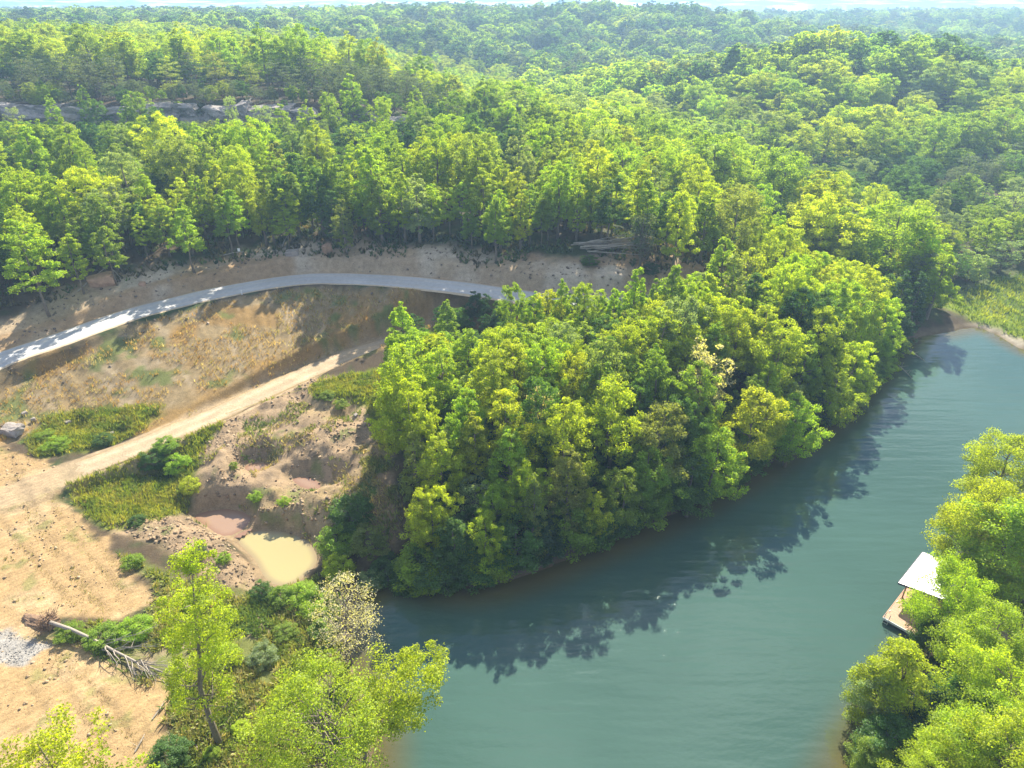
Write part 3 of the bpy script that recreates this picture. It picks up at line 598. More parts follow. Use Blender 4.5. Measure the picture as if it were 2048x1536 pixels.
# --- the nearest ones, each by hand
def stand(u, v, z, h, r, key, tint, **kw):
    x, y = spot(u, v); return plant(key, x, y, h, r, tint, '', **kw)
stand(438, 1487, 0, 19.0, 2.5, 'near_slim', 'yellow-green', rz=.0, label='slim yellow-green tree with bare lower trunk beside the fallen log')
plant('near_broad', -12.6, 28.4, 11.4, 5.0, 'lime-green', '', label='broad lime-green tree at the bottom edge, left of the leaning tree')
stand(728, 1530, 0, 11.5, 2.8, 'near_lean', 'yellow-green', rz=.12, label='tree leaning out over the water at the bottom left shore')
stand(704, 1330, 0, 9.8, 3.3, 'near_bloom', 'cream-flowered', label='small sparse cream-blossomed tree at the head of the cove')
plant('near_spray', -24.6, 22.0, 14.0, 2.8, 'yellow-green', '', label='feathery treetop at the bottom left corner above the bare pad')
plant('near_spray', -20.8, 20.6, 13.0, 2.2, 'yellow-green', '', label='small wispy treetop at the bottom edge, right of the corner treetop')
for (u, v, h, r, k, t, lb) in [
    (2035, 872, 10.5, 4.2, 'near_a', 'yellow-green', 'topmost tree of the right bank, at the right edge of the photo'),
    (2005, 975, 11.5, 4.4, 'near_a', 'yellow-green', 'large yellow-green tree overhanging the water beyond the dock'),
    (2046, 1010, 11.0, 4.6, 'near_b', 'lime-green', 'lime-green tree at the right edge behind the large overhanging tree'),
    (1940, 1140, 9.5, 3.1, 'near_a', 'lime-green', 'light green tree whose crown covers half of the dock'),
    (1888, 1232, 5.2, 2.0, 'near_b', 'mid-green', 'darker green small tree just in front of the dock'),
    (1826, 1306, 8.2, 2.9, 'near_b', 'yellow-green', 'upright yellow-green tree at the waterline below the dock'),
    (1770, 1345, 6.0, 2.0, 'near_b', 'pale sage', 'small greyish tree leaning over the water, lowest on the right bank'),
    (2010, 1228, 8.5, 3.6, 'near_a', 'lime-green', 'green tree right of the sandy clearing behind the dock'),
    (2035, 1325, 8.5, 3.6, 'near_a', 'yellow-green', 'yellow-green tree at the right edge below the sandy clearing'),
    (1935, 1365, 5.0, 3.0, 'near_b', 'mid-green', 'low dark green tree in the shade below the sandy clearing'),
    (1895, 1400, 4.5, 2.8, 'near_b', 'dark green', 'dark bushy tree between the waterline tree and the bottom right corner'),
    (2000, 1420, 7.5, 3.6, 'near_a', 'lime-green', 'broad tree near the bottom right corner'),
    (2042, 1465, 8.0, 3.4, 'near_a', 'yellow-green', 'tree filling the bottom right corner of the photo'),
    (1905, 1500, 6.0, 2.8, 'near_a', 'yellow-green', 'treetop at the bottom edge, second from the right corner'),
    (1800, 1455, 4.0, 2.4, 'near_b', 'mid-green', 'low dark tree at the waterline near the bottom right'),
    (1760, 1490, 3.2, 1.8, 'near_b', 'fresh green', 'lowest small tree on the right shore at the bottom edge')]:
    put(u, v, h, r, k, t, '', label=lb)

# --- trees of the peninsula and the hill that stand out
YG, LG, FG, MG, DG, OL, PS, CF, GG, BG = TINTS.keys()
PEN = 'on the wooded peninsula'; EDGE = 'at the forest edge above the gravel road'; HILL = 'on the hillside between road and cliff'; TRK = 'between track and gravel road'
for (u, v, h, r, k, t) in [
    (800, 606, 11, 2.8, 'cone', LG), (785, 665, 9, 2.6, 'ovate', LG), (812, 710, 8, 2.4, 'ovate', LG), (892, 600, 9, 2.3, 'cone', FG), (1022, 567, 11, 2.2, 'round', FG), (1125, 558, 9, 1.7, 'cone', LG), (1170, 566, 9, 2.6, 'round', LG),
    (1232, 572, 9, 1.7, 'cone', LG), (1276, 530, 12, 2.4, 'cone', LG), (1318, 555, 8, 1.9, 'cone', FG), (1352, 523, 13, 3.2, 'cone', FG), (1400, 548, 10, 2.6, 'ovate', PS), (1455, 468, 13, 3.2, 'cone', LG), (1475, 500, 14, 3.9, 'cedar', OL), 
    (1580, 452, 13, 4.2, 'round', YG), (1575, 530, 13, 4.0, 'round', YG), (1745, 535, 13, 4.2, 'ovate', YG), (1780, 600, 11, 3.6, 'round', LG), (1650, 620, 11, 4.0, 'round', YG), (1815, 545, 12, 3.4, 'cedar', DG), (1850, 540, 11, 2.8, 'cedar', DG),
    (1720, 690, 10, 3.8, 'round', YG), (1570, 645, 12, 4.4, 'round', YG), (1480, 625, 11, 3.8, 'round', YG), (1420, 690, 11, 4.2, 'thin', CF), (1330, 620, 12, 4.2, 'ovate', YG), (1255, 640, 11, 3.6, 'round', YG),
    (880, 690, 11, 3.4, 'ovate', LG), (985, 710, 11, 3.6, 'ovate', YG), (940, 755, 6, 2.3, 'low', PS), (1085, 770, 9, 2.6, 'thin', CF), (1075, 660, 9, 2.4, 'cone', LG), (1090, 690, 10, 3.6, 'round', LG), (1180, 690, 7, 2.0, 'cone', FG),
    (825, 858, 9, 2.4, 'cedar', OL), (880, 875, 9, 3.0, 'ovate', YG), (890, 850, 8, 1.8, 'cedar', OL), (860, 975, 8.5, 2.8, 'round', YG), (1020, 850, 10, 2.9, 'cone', LG), (1010, 790, 10, 4.0, 'round', YG), (1130, 810, 11, 4.2, 'round', YG),
    (1055, 930, 8, 2.6, 'round', YG), (985, 968, 6.5, 2.2, 'round', LG), (950, 955, 6, 2.3, 'thin', PS), (1070, 950, 10, 2.2, 'cedar', OL), (1140, 905, 10, 3.0, 'ovate', BG), (1230, 760, 12, 4.4, 'round', YG), (1330, 815, 11, 4.0, 'round', OL), (1300, 900, 9, 3.6, 'round', FG),
    (1520, 780, 12, 4.6, 'round', YG), (1600, 800, 10, 4.0, 'round', LG), (1440, 870, 10, 4.2, 'round', LG), (1390, 920, 8, 3.4, 'round', MG), (1680, 740, 10, 3.8, 'round', LG), (850, 1010, 6, 2.2, 'round', YG), (905, 1040, 7, 2.6, 'ovate', MG), (1190, 985, 7, 2.4, 'round', YG), (1250, 950, 8, 3.2, 'round', FG), (1068, 590, 8, 2.4, 'ovate', LG), (1098, 580, 8, 2.4, 'round', YG), (1200, 582, 8, 2.4, 'ovate', LG)]:
    put(u, v, h, r * (.80 if k != 'cone' else .92), k, t, PEN)
for (u, v, h, r, k, t) in [
    (735, 290, 15, 4.2, 'cone', LG), (860, 362, 9, 2.6, 'cone', LG), (655, 320, 12, 3.0, 'cone', LG), (580, 340, 11, 3.0, 'cone', FG), (510, 360, 11, 2.6, 'ovate', YG), (545, 280, 12, 3.2, 'cone', BG), (415, 248, 14, 3.8, 'cone', LG), (330, 270, 13, 4.0, 'ovate', YG),
    (385, 345, 11, 2.8, 'cone', LG), (565, 415, 7, 2.2, 'tall', YG), (360, 420, 10, 3.0, 'tall', LG), (30, 440, 14, 4.0, 'tall', LG), (130, 470, 9, 2.4, 'tall', LG), (200, 455, 9, 2.6, 'tall', FG), (440, 390, 10, 2.4, 'tall', FG), (680, 400, 9, 2.2, 'ovate', OL),
    (800, 290, 12, 3.6, 'ovate', LG), (700, 150, 13, 4.0, 'ovate', LG), (610, 205, 12, 3.2, 'ovate', LG), (270, 185, 11, 3.6, 'round', FG), (160, 170, 11, 2.6, 'ovate', LG), (455, 185, 12, 2.0, 'thin', PS), (520, 205, 9, 3.0, 'thin', PS), (830, 175, 11, 3.2, 'ovate', LG),
    (950, 250, 13, 4.2, 'cone', FG), (1050, 270, 11, 3.0, 'cone', LG), (990, 400, 10, 2.6, 'ovate', FG), (1060, 370, 10, 2.8, 'tall', FG), (1120, 330, 12, 3.4, 'ovate', LG), (1365, 380, 13, 3.2, 'ovate', YG), (1290, 420, 9, 2.6, 'thin', GG), (1240, 225, 15, 2.6, 'tall', LG),
    (1530, 370, 13, 4.0, 'round', LG), (1450, 330, 13, 3.8, 'round', YG), (1500, 250, 13, 4.2, 'round', YG), (1560, 270, 12, 4.0, 'round', YG), (1680, 345, 13, 4.6, 'round', YG), (1760, 370, 12, 4.2, 'round', YG), (1850, 400, 11, 4.4, 'round', YG), (1880, 445, 10, 3.8, 'round', YG)]:
    x, y = spot(u, v, h); zone = EDGE if y < 131 and x < 30 else (HILL if x < 30 else 'on the slope behind the peninsula')
    plant(pick(k), x, y, h, r * .85, t, zone)
for (u, v, h, r, k_, t) in [(95, 192, 10, 2.2, 'ovate', LG), (185, 200, 9, 2.6, 'round', MG), (245, 196, 10, 2.4, 'cone', FG), (305, 215, 9, 2.4, 'round', MG), (560, 210, 10, 2.4, 'ovate', LG), (655, 185, 11, 2.8, 'round', FG), (760, 195, 10, 2.8, 'round', LG), (20, 215, 8, 2.4, 'thin', PS)]:
    x, y = spot(u, v, h); plant(pick(k_), x, y, h, r, t, 'just below the cliff')
put(1950, 500, 6, 3.4, 'low', PS, 'at the far end of the lake'); put(1870, 560, 5, 3.2, 'low', FG, 'at the far end of the lake'); put(2020, 480, 7, 4.0, 'thin', PS, 'at the far end of the lake'); put(1930, 420, 9, 3.2, 'ovate', PS, 'at the far end of the lake')
put(2010, 400, 10, 3.0, 'ovate', PS, 'at the far end of the lake'); put(1990, 440, 9, 4, 'round', LG, 'at the far end of the lake'); put(2046, 430, 9, 4, 'round', LG, 'at the far end of the lake')

# --- fill: the rest of the individually visible trees
def free(x, y, gap):
    for ox, oy, r in occupied[-600:]:
        if (ox - x) ** 2 + (oy - y) ** 2 < (gap * .5 + r * .42) ** 2: return False
    return True
P_PEN = [at(u, v, z) for u, v, z in [(800, 655, 5.5), (800, 800, 5.6), (800, 900, 5.5), (825, 1000, 4.3), (835, 1100, 2.2), (850, 1158, .5), (960, 1160, .5), (1060, 1135, .5), (1160, 1095, .5), (1260, 1055, .5), (1400, 985, .5), (1540, 908, .5), (1670, 820, .5), (1745, 735, .5), (1785, 690, .5), (1830, 650, .8), (1700, 560, 4), (1500, 610, 8), (1300, 622, 9.5), (1100, 632, 8.6), (950, 640, 6.4)]]
def scatter(n, poly=None, box=None, gap=4.0, ok=None, tries=12000):
    out = []; q = poly or [(box[0], box[1]), (box[2], box[1]), (box[2], box[3]), (box[0], box[3])]; Q = np.array(q)
    lo, hi = Q.min(0), Q.max(0); xs = rng.uniform(lo[0], hi[0], tries); ys = rng.uniform(lo[1], hi[1], tries); ins = sdf(xs, ys, q) < 0
    dr = path_dist(xs, ys, ROAD)[0]; dt = path_dist(xs, ys, TRACK)[0]; dl = sdf(xs, ys, LAKE)
    ins &= (dr > RW + 1.6) & (dt > TW + .5) & (dl > .4)
    if ok is not None: ins &= ok(xs, ys)
    for x, y in zip(xs[ins], ys[ins]):
        if len(out) >= n: break
        if free(x, y, gap): out.append((x, y)); occupied.append((x, y, gap * .45))
    return out
def tint_of(w):
    ks = list(w); p = np.array([w[k] for k in ks], float); return ks[int(rng.choice(len(ks), p=p / p.sum()))]
W_PEN = {YG: 36, LG: 30, FG: 14, MG: 8, OL: 4, PS: 5, DG: 3}
W_EDGE = {LG: 32, FG: 24, MG: 12, YG: 24, OL: 4, PS: 4}
LIM_U = [740, 770, 800, 850, 900, 960, 1020, 1080, 1200, 1260, 1300, 1350, 1450, 1580, 1750, 1850]; LIM_V = [760, 690, 640, 660, 650, 655, 640, 630, 630, 615, 600, 560, 500, 470, 530, 560]
for x, y in scatter(130, P_PEN, gap=3.7):
    dl = float(sdf(np.array([x]), np.array([y]), LAKE)[0]); occupied.pop(0)
    shore = dl < 5
    h = rng.uniform(5.5, 8.5) if dl < 2.5 else (rng.uniform(7, 10.5) if shore else rng.uniform(8.5, 12.5)); r = h * rng.uniform(.21, .29)
    zg = Hs(x, y); uu = project(x, y, zg + h)[0]; vl = float(np.interp(uu, LIM_U, LIM_V)); sl_ = -ray(uu, vl + 12)[2] / ray(uu, vl + 12)[1]; h = min(h, CAM_Z - y * sl_ - zg)
    if h < 3.5: continue
    r = min(r, h * .36)
    plant(pick(tint_of({'round': 50, 'ovate': 30, 'cone': 12, 'thin': 5, 'cedar': 3} if not shore else {'round': 60, 'ovate': 20, 'low': 20})), x, y, h, max(r, 1.9 if shore else 1.7), tint_of(W_PEN if not shore else {FG: 25, LG: 20, MG: 20, YG: 14, OL: 8, PS: 4}), PEN + (', at the waterline' if shore else ''))
# the shoreline fringe: low leafy trees that hang over the water
shore_pts = spline([(*at(u, v, 0), 0) for u, v in [(850, 1166), (950, 1172), (1050, 1150), (1150, 1110), (1250, 1070), (1400, 1000), (1550, 918), (1680, 828), (1755, 745), (1790, 700)]], 2.6)
for i, p in enumerate(shore_pts):
    x, y = p[0] + rng.normal() * .5 - .4, p[1] + rng.uniform(-.1, .9)
    plant(pick('low'), x, y, rng.uniform(3.0, 5.2), rng.uniform(2.3, 3.1), tint_of({FG: 30, MG: 30, LG: 16, OL: 8, DG: 10}), PEN + ', overhanging the waterline')
# forest edge above the road: slender trunks showing
def bank_y(x): return np.interp(x, EX, EY)
EPT = [at(u, v, z) for u, v, z in [(-250, 640, 12.3), (0, 600, 11.6), (120, 582, 12.5), (250, 545, 13.5), (400, 512, 13.9), (600, 494, 14.3), (750, 496, 14.2), (850, 505, 14.1), (950, 520, 13.8), (1040, 512, 14.4), (1100, 500, 15), (1200, 500, 15.4), (1300, 520, 14.8)]]
EX, EY = [p[0] for p in EPT], [p[1] for p in EPT]
for x, y in scatter(84, box=(-92, 88, 34, 140), gap=3.1, ok=lambda a, b: (b > bank_y(a) + .4) & (b < bank_y(a) + 8.5)):
    h = rng.uniform(7.5, 12); plant(pick(tint_of({'tall': 50, 'ovate': 20, 'cone': 26, 'round': 4})), x, y, h, h * rng.uniform(.19, .26), tint_of(W_EDGE), EDGE)
# pines on the plateau above the cliff
for x, y in scatter(46, box=(-150, 184, 0, 224), gap=4.2, ok=lambda a, b: (b > cliff_y(a) + 3.5) & (b < cliff_y(a) + 30)):
    h = rng.uniform(7, 10.5); plant(pick('pine'), x, y, h, h * rng.uniform(.26, .34), tint_of({GG: 80, OL: 15, DG: 5}), 'above the cliff', name='pine_tree')
for (u, v, h) in [(648, 20, 16), (500, 15, 15), (520, 18, 15)]:
    put(u, v + 18, h, 2.6, 'pine', GG, 'above the cliff', name='pine_tree')
# shrubs of the dug ground and the near bank
for (u, v, h, r, t, lb) in [
    (700, 1000, 3.2, 2.3, MG, 'large leafy shrub on the slope above the milky pond'), (668, 1062, 2.6, 1.9, FG, 'green shrub at the upper right edge of the milky pond'), (735, 1058, 2.6, 1.9, OL, 'dull green shrub on the bare slope right of the pond'),
    (672, 1118, 2.4, 1.6, YG, 'yellow-green shrub right of the milky pond'), (640, 1195, 2.0, 1.8, LG, 'bright shrub below the milky pond'), (600, 1175, 1.6, 1.5, LG, 'low yellowish shrub at the foot of the milky pond'), (560, 1180, 1.4, 1.2, FG, 'low shrub left of the foot of the milky pond'),
    (650, 1245, 1.8, 1.4, FG, 'shrub on the bank left of the blossoming tree'), (775, 1120, 2.2, 1.8, MG, 'dark shrub at the head of the cove'), (740, 1150, 1.6, 1.3, PS, 'greyish shrub at the corner of the cove'), (815, 1140, 2.4, 1.8, MG, 'dark shrub at the water between cove and peninsula trees'),
    (300, 905, 2.0, 1.6, MG, 'dark green shrub over the hole beside the dirt track'), (350, 912, 2.2, 1.5, LG, 'lime-green shrub between grassy basin and rubble'), (330, 880, 1.4, 1.4, FG, 'low shrub at the edge of the dirt track'), (375, 960, 1.5, 1.2, YG, 'yellow-green shrub at the foot of the rubble slope'),
    (110, 880, 1.2, 1.5, LG, 'bright leafy shrub left of the dirt track'), (205, 870, 1.1, 1.2, MG, 'dark leafy shrub beside the small hole left of the track'), (85, 865, .9, 1.1, FG, 'low shrub right of the big grey boulder'), (270, 1035, .9, .9, MG, 'small dark shrub at the lower end of the grassy basin'),
    (565, 995, .9, .7, LG, 'small green shrub on the rubble ridge'), (510, 985, .9, .8, LG, 'small leafy shrub on the left flank of the rubble ridge'), (465, 925, .9, .5, FG, 'small upright weed left of the dark hollow'), (680, 800, 1.1, .9, FG, 'small shrub on the lip of the earth bank below the track'), (655, 785, .8, 1.0, FG, 'low shrub on the earth bank below the track'),
    (395, 1095, 1.0, .9, GG, 'grey-green shrub on the stony berm'), (260, 1115, 1.0, 1.0, FG, 'low shrub at the corner of the bare pad'), (520, 1170, 1.5, 1.0, MG, 'upright dark shrub at the end of the stony berm'), (445, 1110, .8, .7, LG, 'small shrub on the pond side of the berm'),
    (135, 1255, 1.0, 1.1, FG, 'shrub beside the root ball of the fallen tree'), (200, 1262, 1.2, 1.5, FG, 'leafy shrub behind the middle of the fallen log'), (265, 1245, 1.3, 1.5, LG, 'leafy shrub at the edge of the pad behind the fallen log'), (440, 1300, 1.4, 1.3, LG, 'shrub right of the slim tree'), (520, 1300, 1.3, 1.2, PS, 'pale shrub in the middle of the weedy bank'),
    (480, 1450, .8, .7, YG, 'small yellow shrub right of the slim tree trunk'), (420, 1500, .7, .6, LG, 'small shrub at the foot of the slim tree'), (330, 1500, 1.2, 1.4, MG, 'dark shrub at the lower corner of the pad'), (570, 1255, 1.0, 1.0, FG, 'low weedy shrub between pond and cove'), (390, 1200, 1.1, 1.2, LG, 'shrub on the bank left of the slim tree crown'),
    (1300, 528, 1.8, 1.5, DG, 'dark shrub below the brush pile'), (1180, 512, 1.4, 1.4, MG, 'shrub left of the brush pile')]:
    e = put(u, v, h, r, 'low', t, '', name='shrub', label=lb)

# --- labels: what it looks like, where it stands, and its place among the few that look the same
ORD = ['first', 'second', 'third', 'fourth', 'fifth', 'sixth', 'seventh', 'eighth', 'ninth', 'tenth', 'eleventh', 'twelfth', 'thirteenth', 'fourteenth', 'fifteenth', 'sixteenth', 'seventeenth', 'eighteenth', 'nineteenth', 'twentieth']
ORD += ['twenty-' + w for w in ORD[:9]] + ['thirtieth'] + ['thirty-' + w for w in ORD[:9]] + ['fortieth'] + ['forty-' + w for w in ORD[:9]] + ['fiftieth'] + ['fifty-' + w for w in ORD[:9]]
cls = {}
for t in TREES:
    if t['label']: continue
    cls.setdefault((t['tint'], t['shape'], t['zone'], t['name']), []).append(t)
for (tint, shape, zone, name), L in cls.items():
    kind = 'pine' if name == 'pine_tree' else 'tree'
    L.sort(key=lambda t: project(t['x'], t['y'], t['z'])[0])
    for i, t in enumerate(L):
        if len(L) == 1: t['label'] = f'only {tint} {shape} {kind} {zone}'
        else: t['label'] = f'{ORD[i]} {tint} {shape} {kind} from the left {zone}'
for t in TREES:
    tag(t['o'], t['label'], {'shrub': 'shrub', 'pine_tree': 'pine'}.get(t['name'], 'tree'))
    if t['zone']: t['o']['group'] = ('pines ' if t['name'] == 'pine_tree' else 'trees ') + t['zone']
    elif t['name'] == 'shrub': t['o']['group'] = 'shrubs on the dug ground and banks'
    else: t['o']['group'] = 'nearest trees on both banks'

# ---------------------------------------------------------------- the forest beyond, one uncountable mass
def forest_proto(nm, raw):
    (tV, tF), (cV, cF) = raw
    me = bpy.data.meshes.new(nm); nT = len(tV); F = list(tF)
    V = np.concatenate([np.array(tV), cV]); me.from_pydata([tuple(v) for v in V], [], F + [tuple(f) for f in (cF + nT).tolist()])
    me.materials.append(M['bark']); me.materials.append(M['leaf_far']); me.polygons.foreach_set('material_index', np.array([0] * len(F) + [1] * len(cF), np.int32)); me.update()
    return me
far_col = bpy.data.collections.new('far_tree_kinds'); FAR = []
def far_kind(nm, raw, Ht, Rd):
    o = bpy.data.objects.new(nm, forest_proto(nm, raw)); far_col.objects.link(o); FAR.append((nm, Ht, Rd))
for i, k in enumerate(['round0', 'round2', 'round3', 'ovate1', 'ovate2', 'cone1', 'tall0', 'pine1', 'thin0']):
    far_kind(f'a{i}_tree', PROTO[k]['raw'], PROTO[k]['H'], PROTO[k]['R'])
LODS = [('round', 13, 4.8, 3.0, .55), ('round', 13, 4.8, 3.0, .55), ('ovate', 14, 4.2, 3.0, .45), ('round', 13, 5.0, 2.0, .6), ('cone', 13, 3.6, 2.0, .3), ('pine', 12, 3.4, 3.0, .7)]
for i, (kd, h_, r_, cb_, lb_) in enumerate(LODS):
    far_kind(f'b{i}_tree', make_tree(1500 + i, kd, float(h_), r_, cb_, 95, 34, .62, asp=.7 if kd != 'pine' else .3, lobes=lb_, limbs=3), h_, r_)
for i in range(2): far_kind(f'c{i}_tree', PROTO[f'low{i}']['raw'], PROTO[f'low{i}']['H'], PROTO[f'low{i}']['R'])
def forest(name, pts, label):
    """pts: rows of x, y, z, kind, rz, sx, sz, tint(3)"""
    A = np.array(pts); me = bpy.data.meshes.new(name); me.vertices.add(len(A)); me.vertices.foreach_set('co', A[:, :3].astype(np.float32).ravel())
    for nm, tp, dat in (('kind', 'INT', A[:, 3].astype(np.int32)), ('turn', 'FLOAT', A[:, 4].astype(np.float32))):
        a = me.attributes.new(nm, tp, 'POINT'); a.data.foreach_set('value', dat)
    a = me.attributes.new('size', 'FLOAT_VECTOR', 'POINT'); a.data.foreach_set('vector', A[:, [5, 5, 6]].astype(np.float32).ravel())
    a = me.attributes.new('tint', 'FLOAT_COLOR', 'POINT'); c4 = np.ones((len(A), 4), np.float32); c4[:, :3] = A[:, 7:10]; a.data.foreach_set('color', c4.ravel())
    o = link(name, me, M['leaf_far'])
    ng = bpy.data.node_groups.new(name + '_nodes', 'GeometryNodeTree')
    ng.interface.new_socket('Geometry', in_out='INPUT', socket_type='NodeSocketGeometry'); ng.interface.new_socket('Geometry', in_out='OUTPUT', socket_type='NodeSocketGeometry')
    n, l = ng.nodes, ng.links
    gi, go = n.new('NodeGroupInput'), n.new('NodeGroupOutput')
    ci = n.new('GeometryNodeCollectionInfo'); ci.inputs['Collection'].default_value = far_col; ci.inputs['Separate Children'].default_value = True; ci.inputs['Reset Children'].default_value = True
    iop = n.new('GeometryNodeInstanceOnPoints'); iop.inputs['Pick Instance'].default_value = True
    def na(nm, tp):
        q = n.new('GeometryNodeInputNamedAttribute'); q.data_type = tp; q.inputs['Name'].default_value = nm; return q.outputs['Attribute']
    cx = n.new('ShaderNodeCombineXYZ'); l.new(na('turn', 'FLOAT'), cx.inputs[2])
    e2r = n.new('FunctionNodeEulerToRotation'); l.new(cx.outputs[0], e2r.inputs[0])
    l.new(gi.outputs[0], iop.inputs['Points']); l.new(ci.outputs[0], iop.inputs['Instance']); l.new(na('kind', 'INT'), iop.inputs['Instance Index']); l.new(e2r.outputs[0], iop.inputs['Rotation']); l.new(na('size', 'FLOAT_VECTOR'), iop.inputs['Scale'])
    l.new(iop.outputs[0], go.inputs[0])
    md = o.modifiers.new('trees', 'NODES'); md.node_group = ng
    return tag(o, label, None, None, 'stuff')
T = {k: np.array(v) for k, v in TINTS.items()}
def rows(xy, kinds, hgt, tints, wide=1.0, cap=None):
    xy = np.array(xy); z = H(xy[:, 0], xy[:, 1]); out = []
    for (x, y), zz in zip(xy, z):
        kd = tint_of(kinds); nm, Ht, Rd = FAR[kd]; h = rng.uniform(*hgt)
        if cap is not None: h = min(h, cap(x, y, zz)); 
        if h < 2: continue
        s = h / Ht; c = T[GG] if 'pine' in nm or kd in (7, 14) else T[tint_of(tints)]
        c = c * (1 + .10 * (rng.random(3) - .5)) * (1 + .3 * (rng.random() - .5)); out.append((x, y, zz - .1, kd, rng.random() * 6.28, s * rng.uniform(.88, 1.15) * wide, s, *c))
    return out
# hillside between road edge and cliff, and the slope falling to the valley
def hill_cap(x, y, z): return 50 - .140 * y - z if (x < -22 and y > 142) else 99
def jgrid(x0, x1, y0, y1, st):
    xs, ys = np.meshgrid(np.arange(x0, x1, st), np.arange(y0, y1, st)); xs = xs + (rng.random(xs.shape) - .5) * st * .95 + (np.arange(xs.shape[0]) % 2 * st * .5)[:, None]; ys = ys + (rng.random(ys.shape) - .5) * st * .95
    return xs.ravel(), ys.ravel()
occ = np.array([(t['x'], t['y'], t['r']) for t in TREES])
def clear_of(xs, ys, gap):
    keep = np.ones(len(xs), bool)
    for x, y, r in occ: keep &= (xs - x) ** 2 + (ys - y) ** 2 > (gap + r * .45) ** 2
    return keep
xs, ys = jgrid(-135, 75, 95, 186, 4.7)
k = (ys > np.where(xs < 34, bank_y(xs) + 7.5, 104)) & (ys < cliff_y(xs) - 1.5) & clear_of(xs, ys, 1.7) & (path_dist(xs, ys, ROAD)[0] > 8) & (sdf(xs, ys, LAKE) > 1)
k &= ~((xs > 22) & (sdf(xs, ys, P_PEN) < 0))
hill_xy = np.stack([xs[k], ys[k]], 1)
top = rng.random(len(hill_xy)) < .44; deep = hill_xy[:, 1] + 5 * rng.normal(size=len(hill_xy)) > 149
shade = top & deep & (hill_xy[:, 0] < 5); top = top & ~shade  # darker leaf tints paint shade into the forest below the cliff
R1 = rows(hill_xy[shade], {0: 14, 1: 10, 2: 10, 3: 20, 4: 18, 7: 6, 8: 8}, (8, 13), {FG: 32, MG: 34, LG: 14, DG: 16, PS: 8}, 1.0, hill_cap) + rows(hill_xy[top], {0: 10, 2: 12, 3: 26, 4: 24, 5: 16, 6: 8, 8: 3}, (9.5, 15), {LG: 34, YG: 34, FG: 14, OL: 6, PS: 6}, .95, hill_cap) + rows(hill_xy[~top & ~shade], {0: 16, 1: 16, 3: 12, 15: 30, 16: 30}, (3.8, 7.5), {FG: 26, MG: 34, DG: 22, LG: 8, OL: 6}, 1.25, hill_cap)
# plateau behind the pines, to the left
xs, ys = jgrid(-330, 10, 186, 470, 7.4)
k = (ys > cliff_y(xs) + np.where(xs > -160, 26, 4) + 6 * rng.random(len(xs))) & (np.abs(xs) < ys * .80 + 12) & clear_of(xs, ys, 1.5)
xy = np.stack([xs[k], ys[k]], 1); top = rng.random(len(xy)) < .6
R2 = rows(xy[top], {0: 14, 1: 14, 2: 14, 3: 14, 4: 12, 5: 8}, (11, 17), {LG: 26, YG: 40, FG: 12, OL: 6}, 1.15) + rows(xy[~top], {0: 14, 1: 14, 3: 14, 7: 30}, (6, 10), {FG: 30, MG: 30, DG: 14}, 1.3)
# valley and slopes to the right
xs, ys = jgrid(-10, 330, 104, 300, 7.8)
k = (np.where(xs < 75, ys > 150 + 0 * xs, ys > 104)) & (ys > 186 - xs * .9) & (sdf(xs, ys, LAKE) > 2.5) & (sdf(xs, ys, Z_MEAD) > 1) & (xs < ys * .80 + 20) & clear_of(xs, ys, 1.7)
k |= (xs > 52) & (xs < 80) & (ys > 112) & (ys < 152) & clear_of(xs, ys, 1.7) & (sdf(xs, ys, LAKE) > 3) & (sdf(xs, ys, Z_MEAD) > 1)
xy = np.stack([xs[k], ys[k]], 1); vall = (xy[:, 0] > 62) & (xy[:, 1] + .12 * xy[:, 0] + 8 * rng.normal(size=len(xy)) < 232) & (xy[:, 1] > 128); vxy = xy[vall]; xy = xy[~vall]; top = rng.random(len(xy)) < .62
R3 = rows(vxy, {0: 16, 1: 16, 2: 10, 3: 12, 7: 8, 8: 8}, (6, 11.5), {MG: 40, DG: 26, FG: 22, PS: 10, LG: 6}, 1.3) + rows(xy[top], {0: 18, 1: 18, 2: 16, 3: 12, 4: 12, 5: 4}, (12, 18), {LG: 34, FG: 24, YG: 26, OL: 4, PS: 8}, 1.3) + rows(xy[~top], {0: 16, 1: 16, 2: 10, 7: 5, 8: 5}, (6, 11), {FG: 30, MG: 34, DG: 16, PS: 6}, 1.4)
xs, ys = jgrid(-200, -10, 180, 220, 3.2); k = (ys > cliff_y(xs) + .6) & (ys < cliff_y(xs) + 13) & clear_of(xs, ys, .6)
R2 += rows(np.stack([xs[k], ys[k]], 1), {0: 14, 1: 14, 3: 14, 7: 20}, (2.6, 5.0), {FG: 20, MG: 26, OL: 14, GG: 40, DG: 10}, 1.25)
xs, ys = jgrid(-20, 70, 45, 112, 3.0); k = (sdf(xs, ys, P_PEN) < -.5) & (path_dist(xs, ys, TRACK)[0] > TW + 1) & (path_dist(xs, ys, ROAD)[0] > RW + 2)
R2 += rows(np.stack([xs[k], ys[k]], 1), {15: 1, 16: 1}, (2.2, 4.2), {MG: 40, DG: 40, FG: 12}, 1.0)
hill_forest = forest('hillside_forest', R1 + R2 + R3, 'dense mixed broadleaf forest on the hillside, plateau and valley slopes')
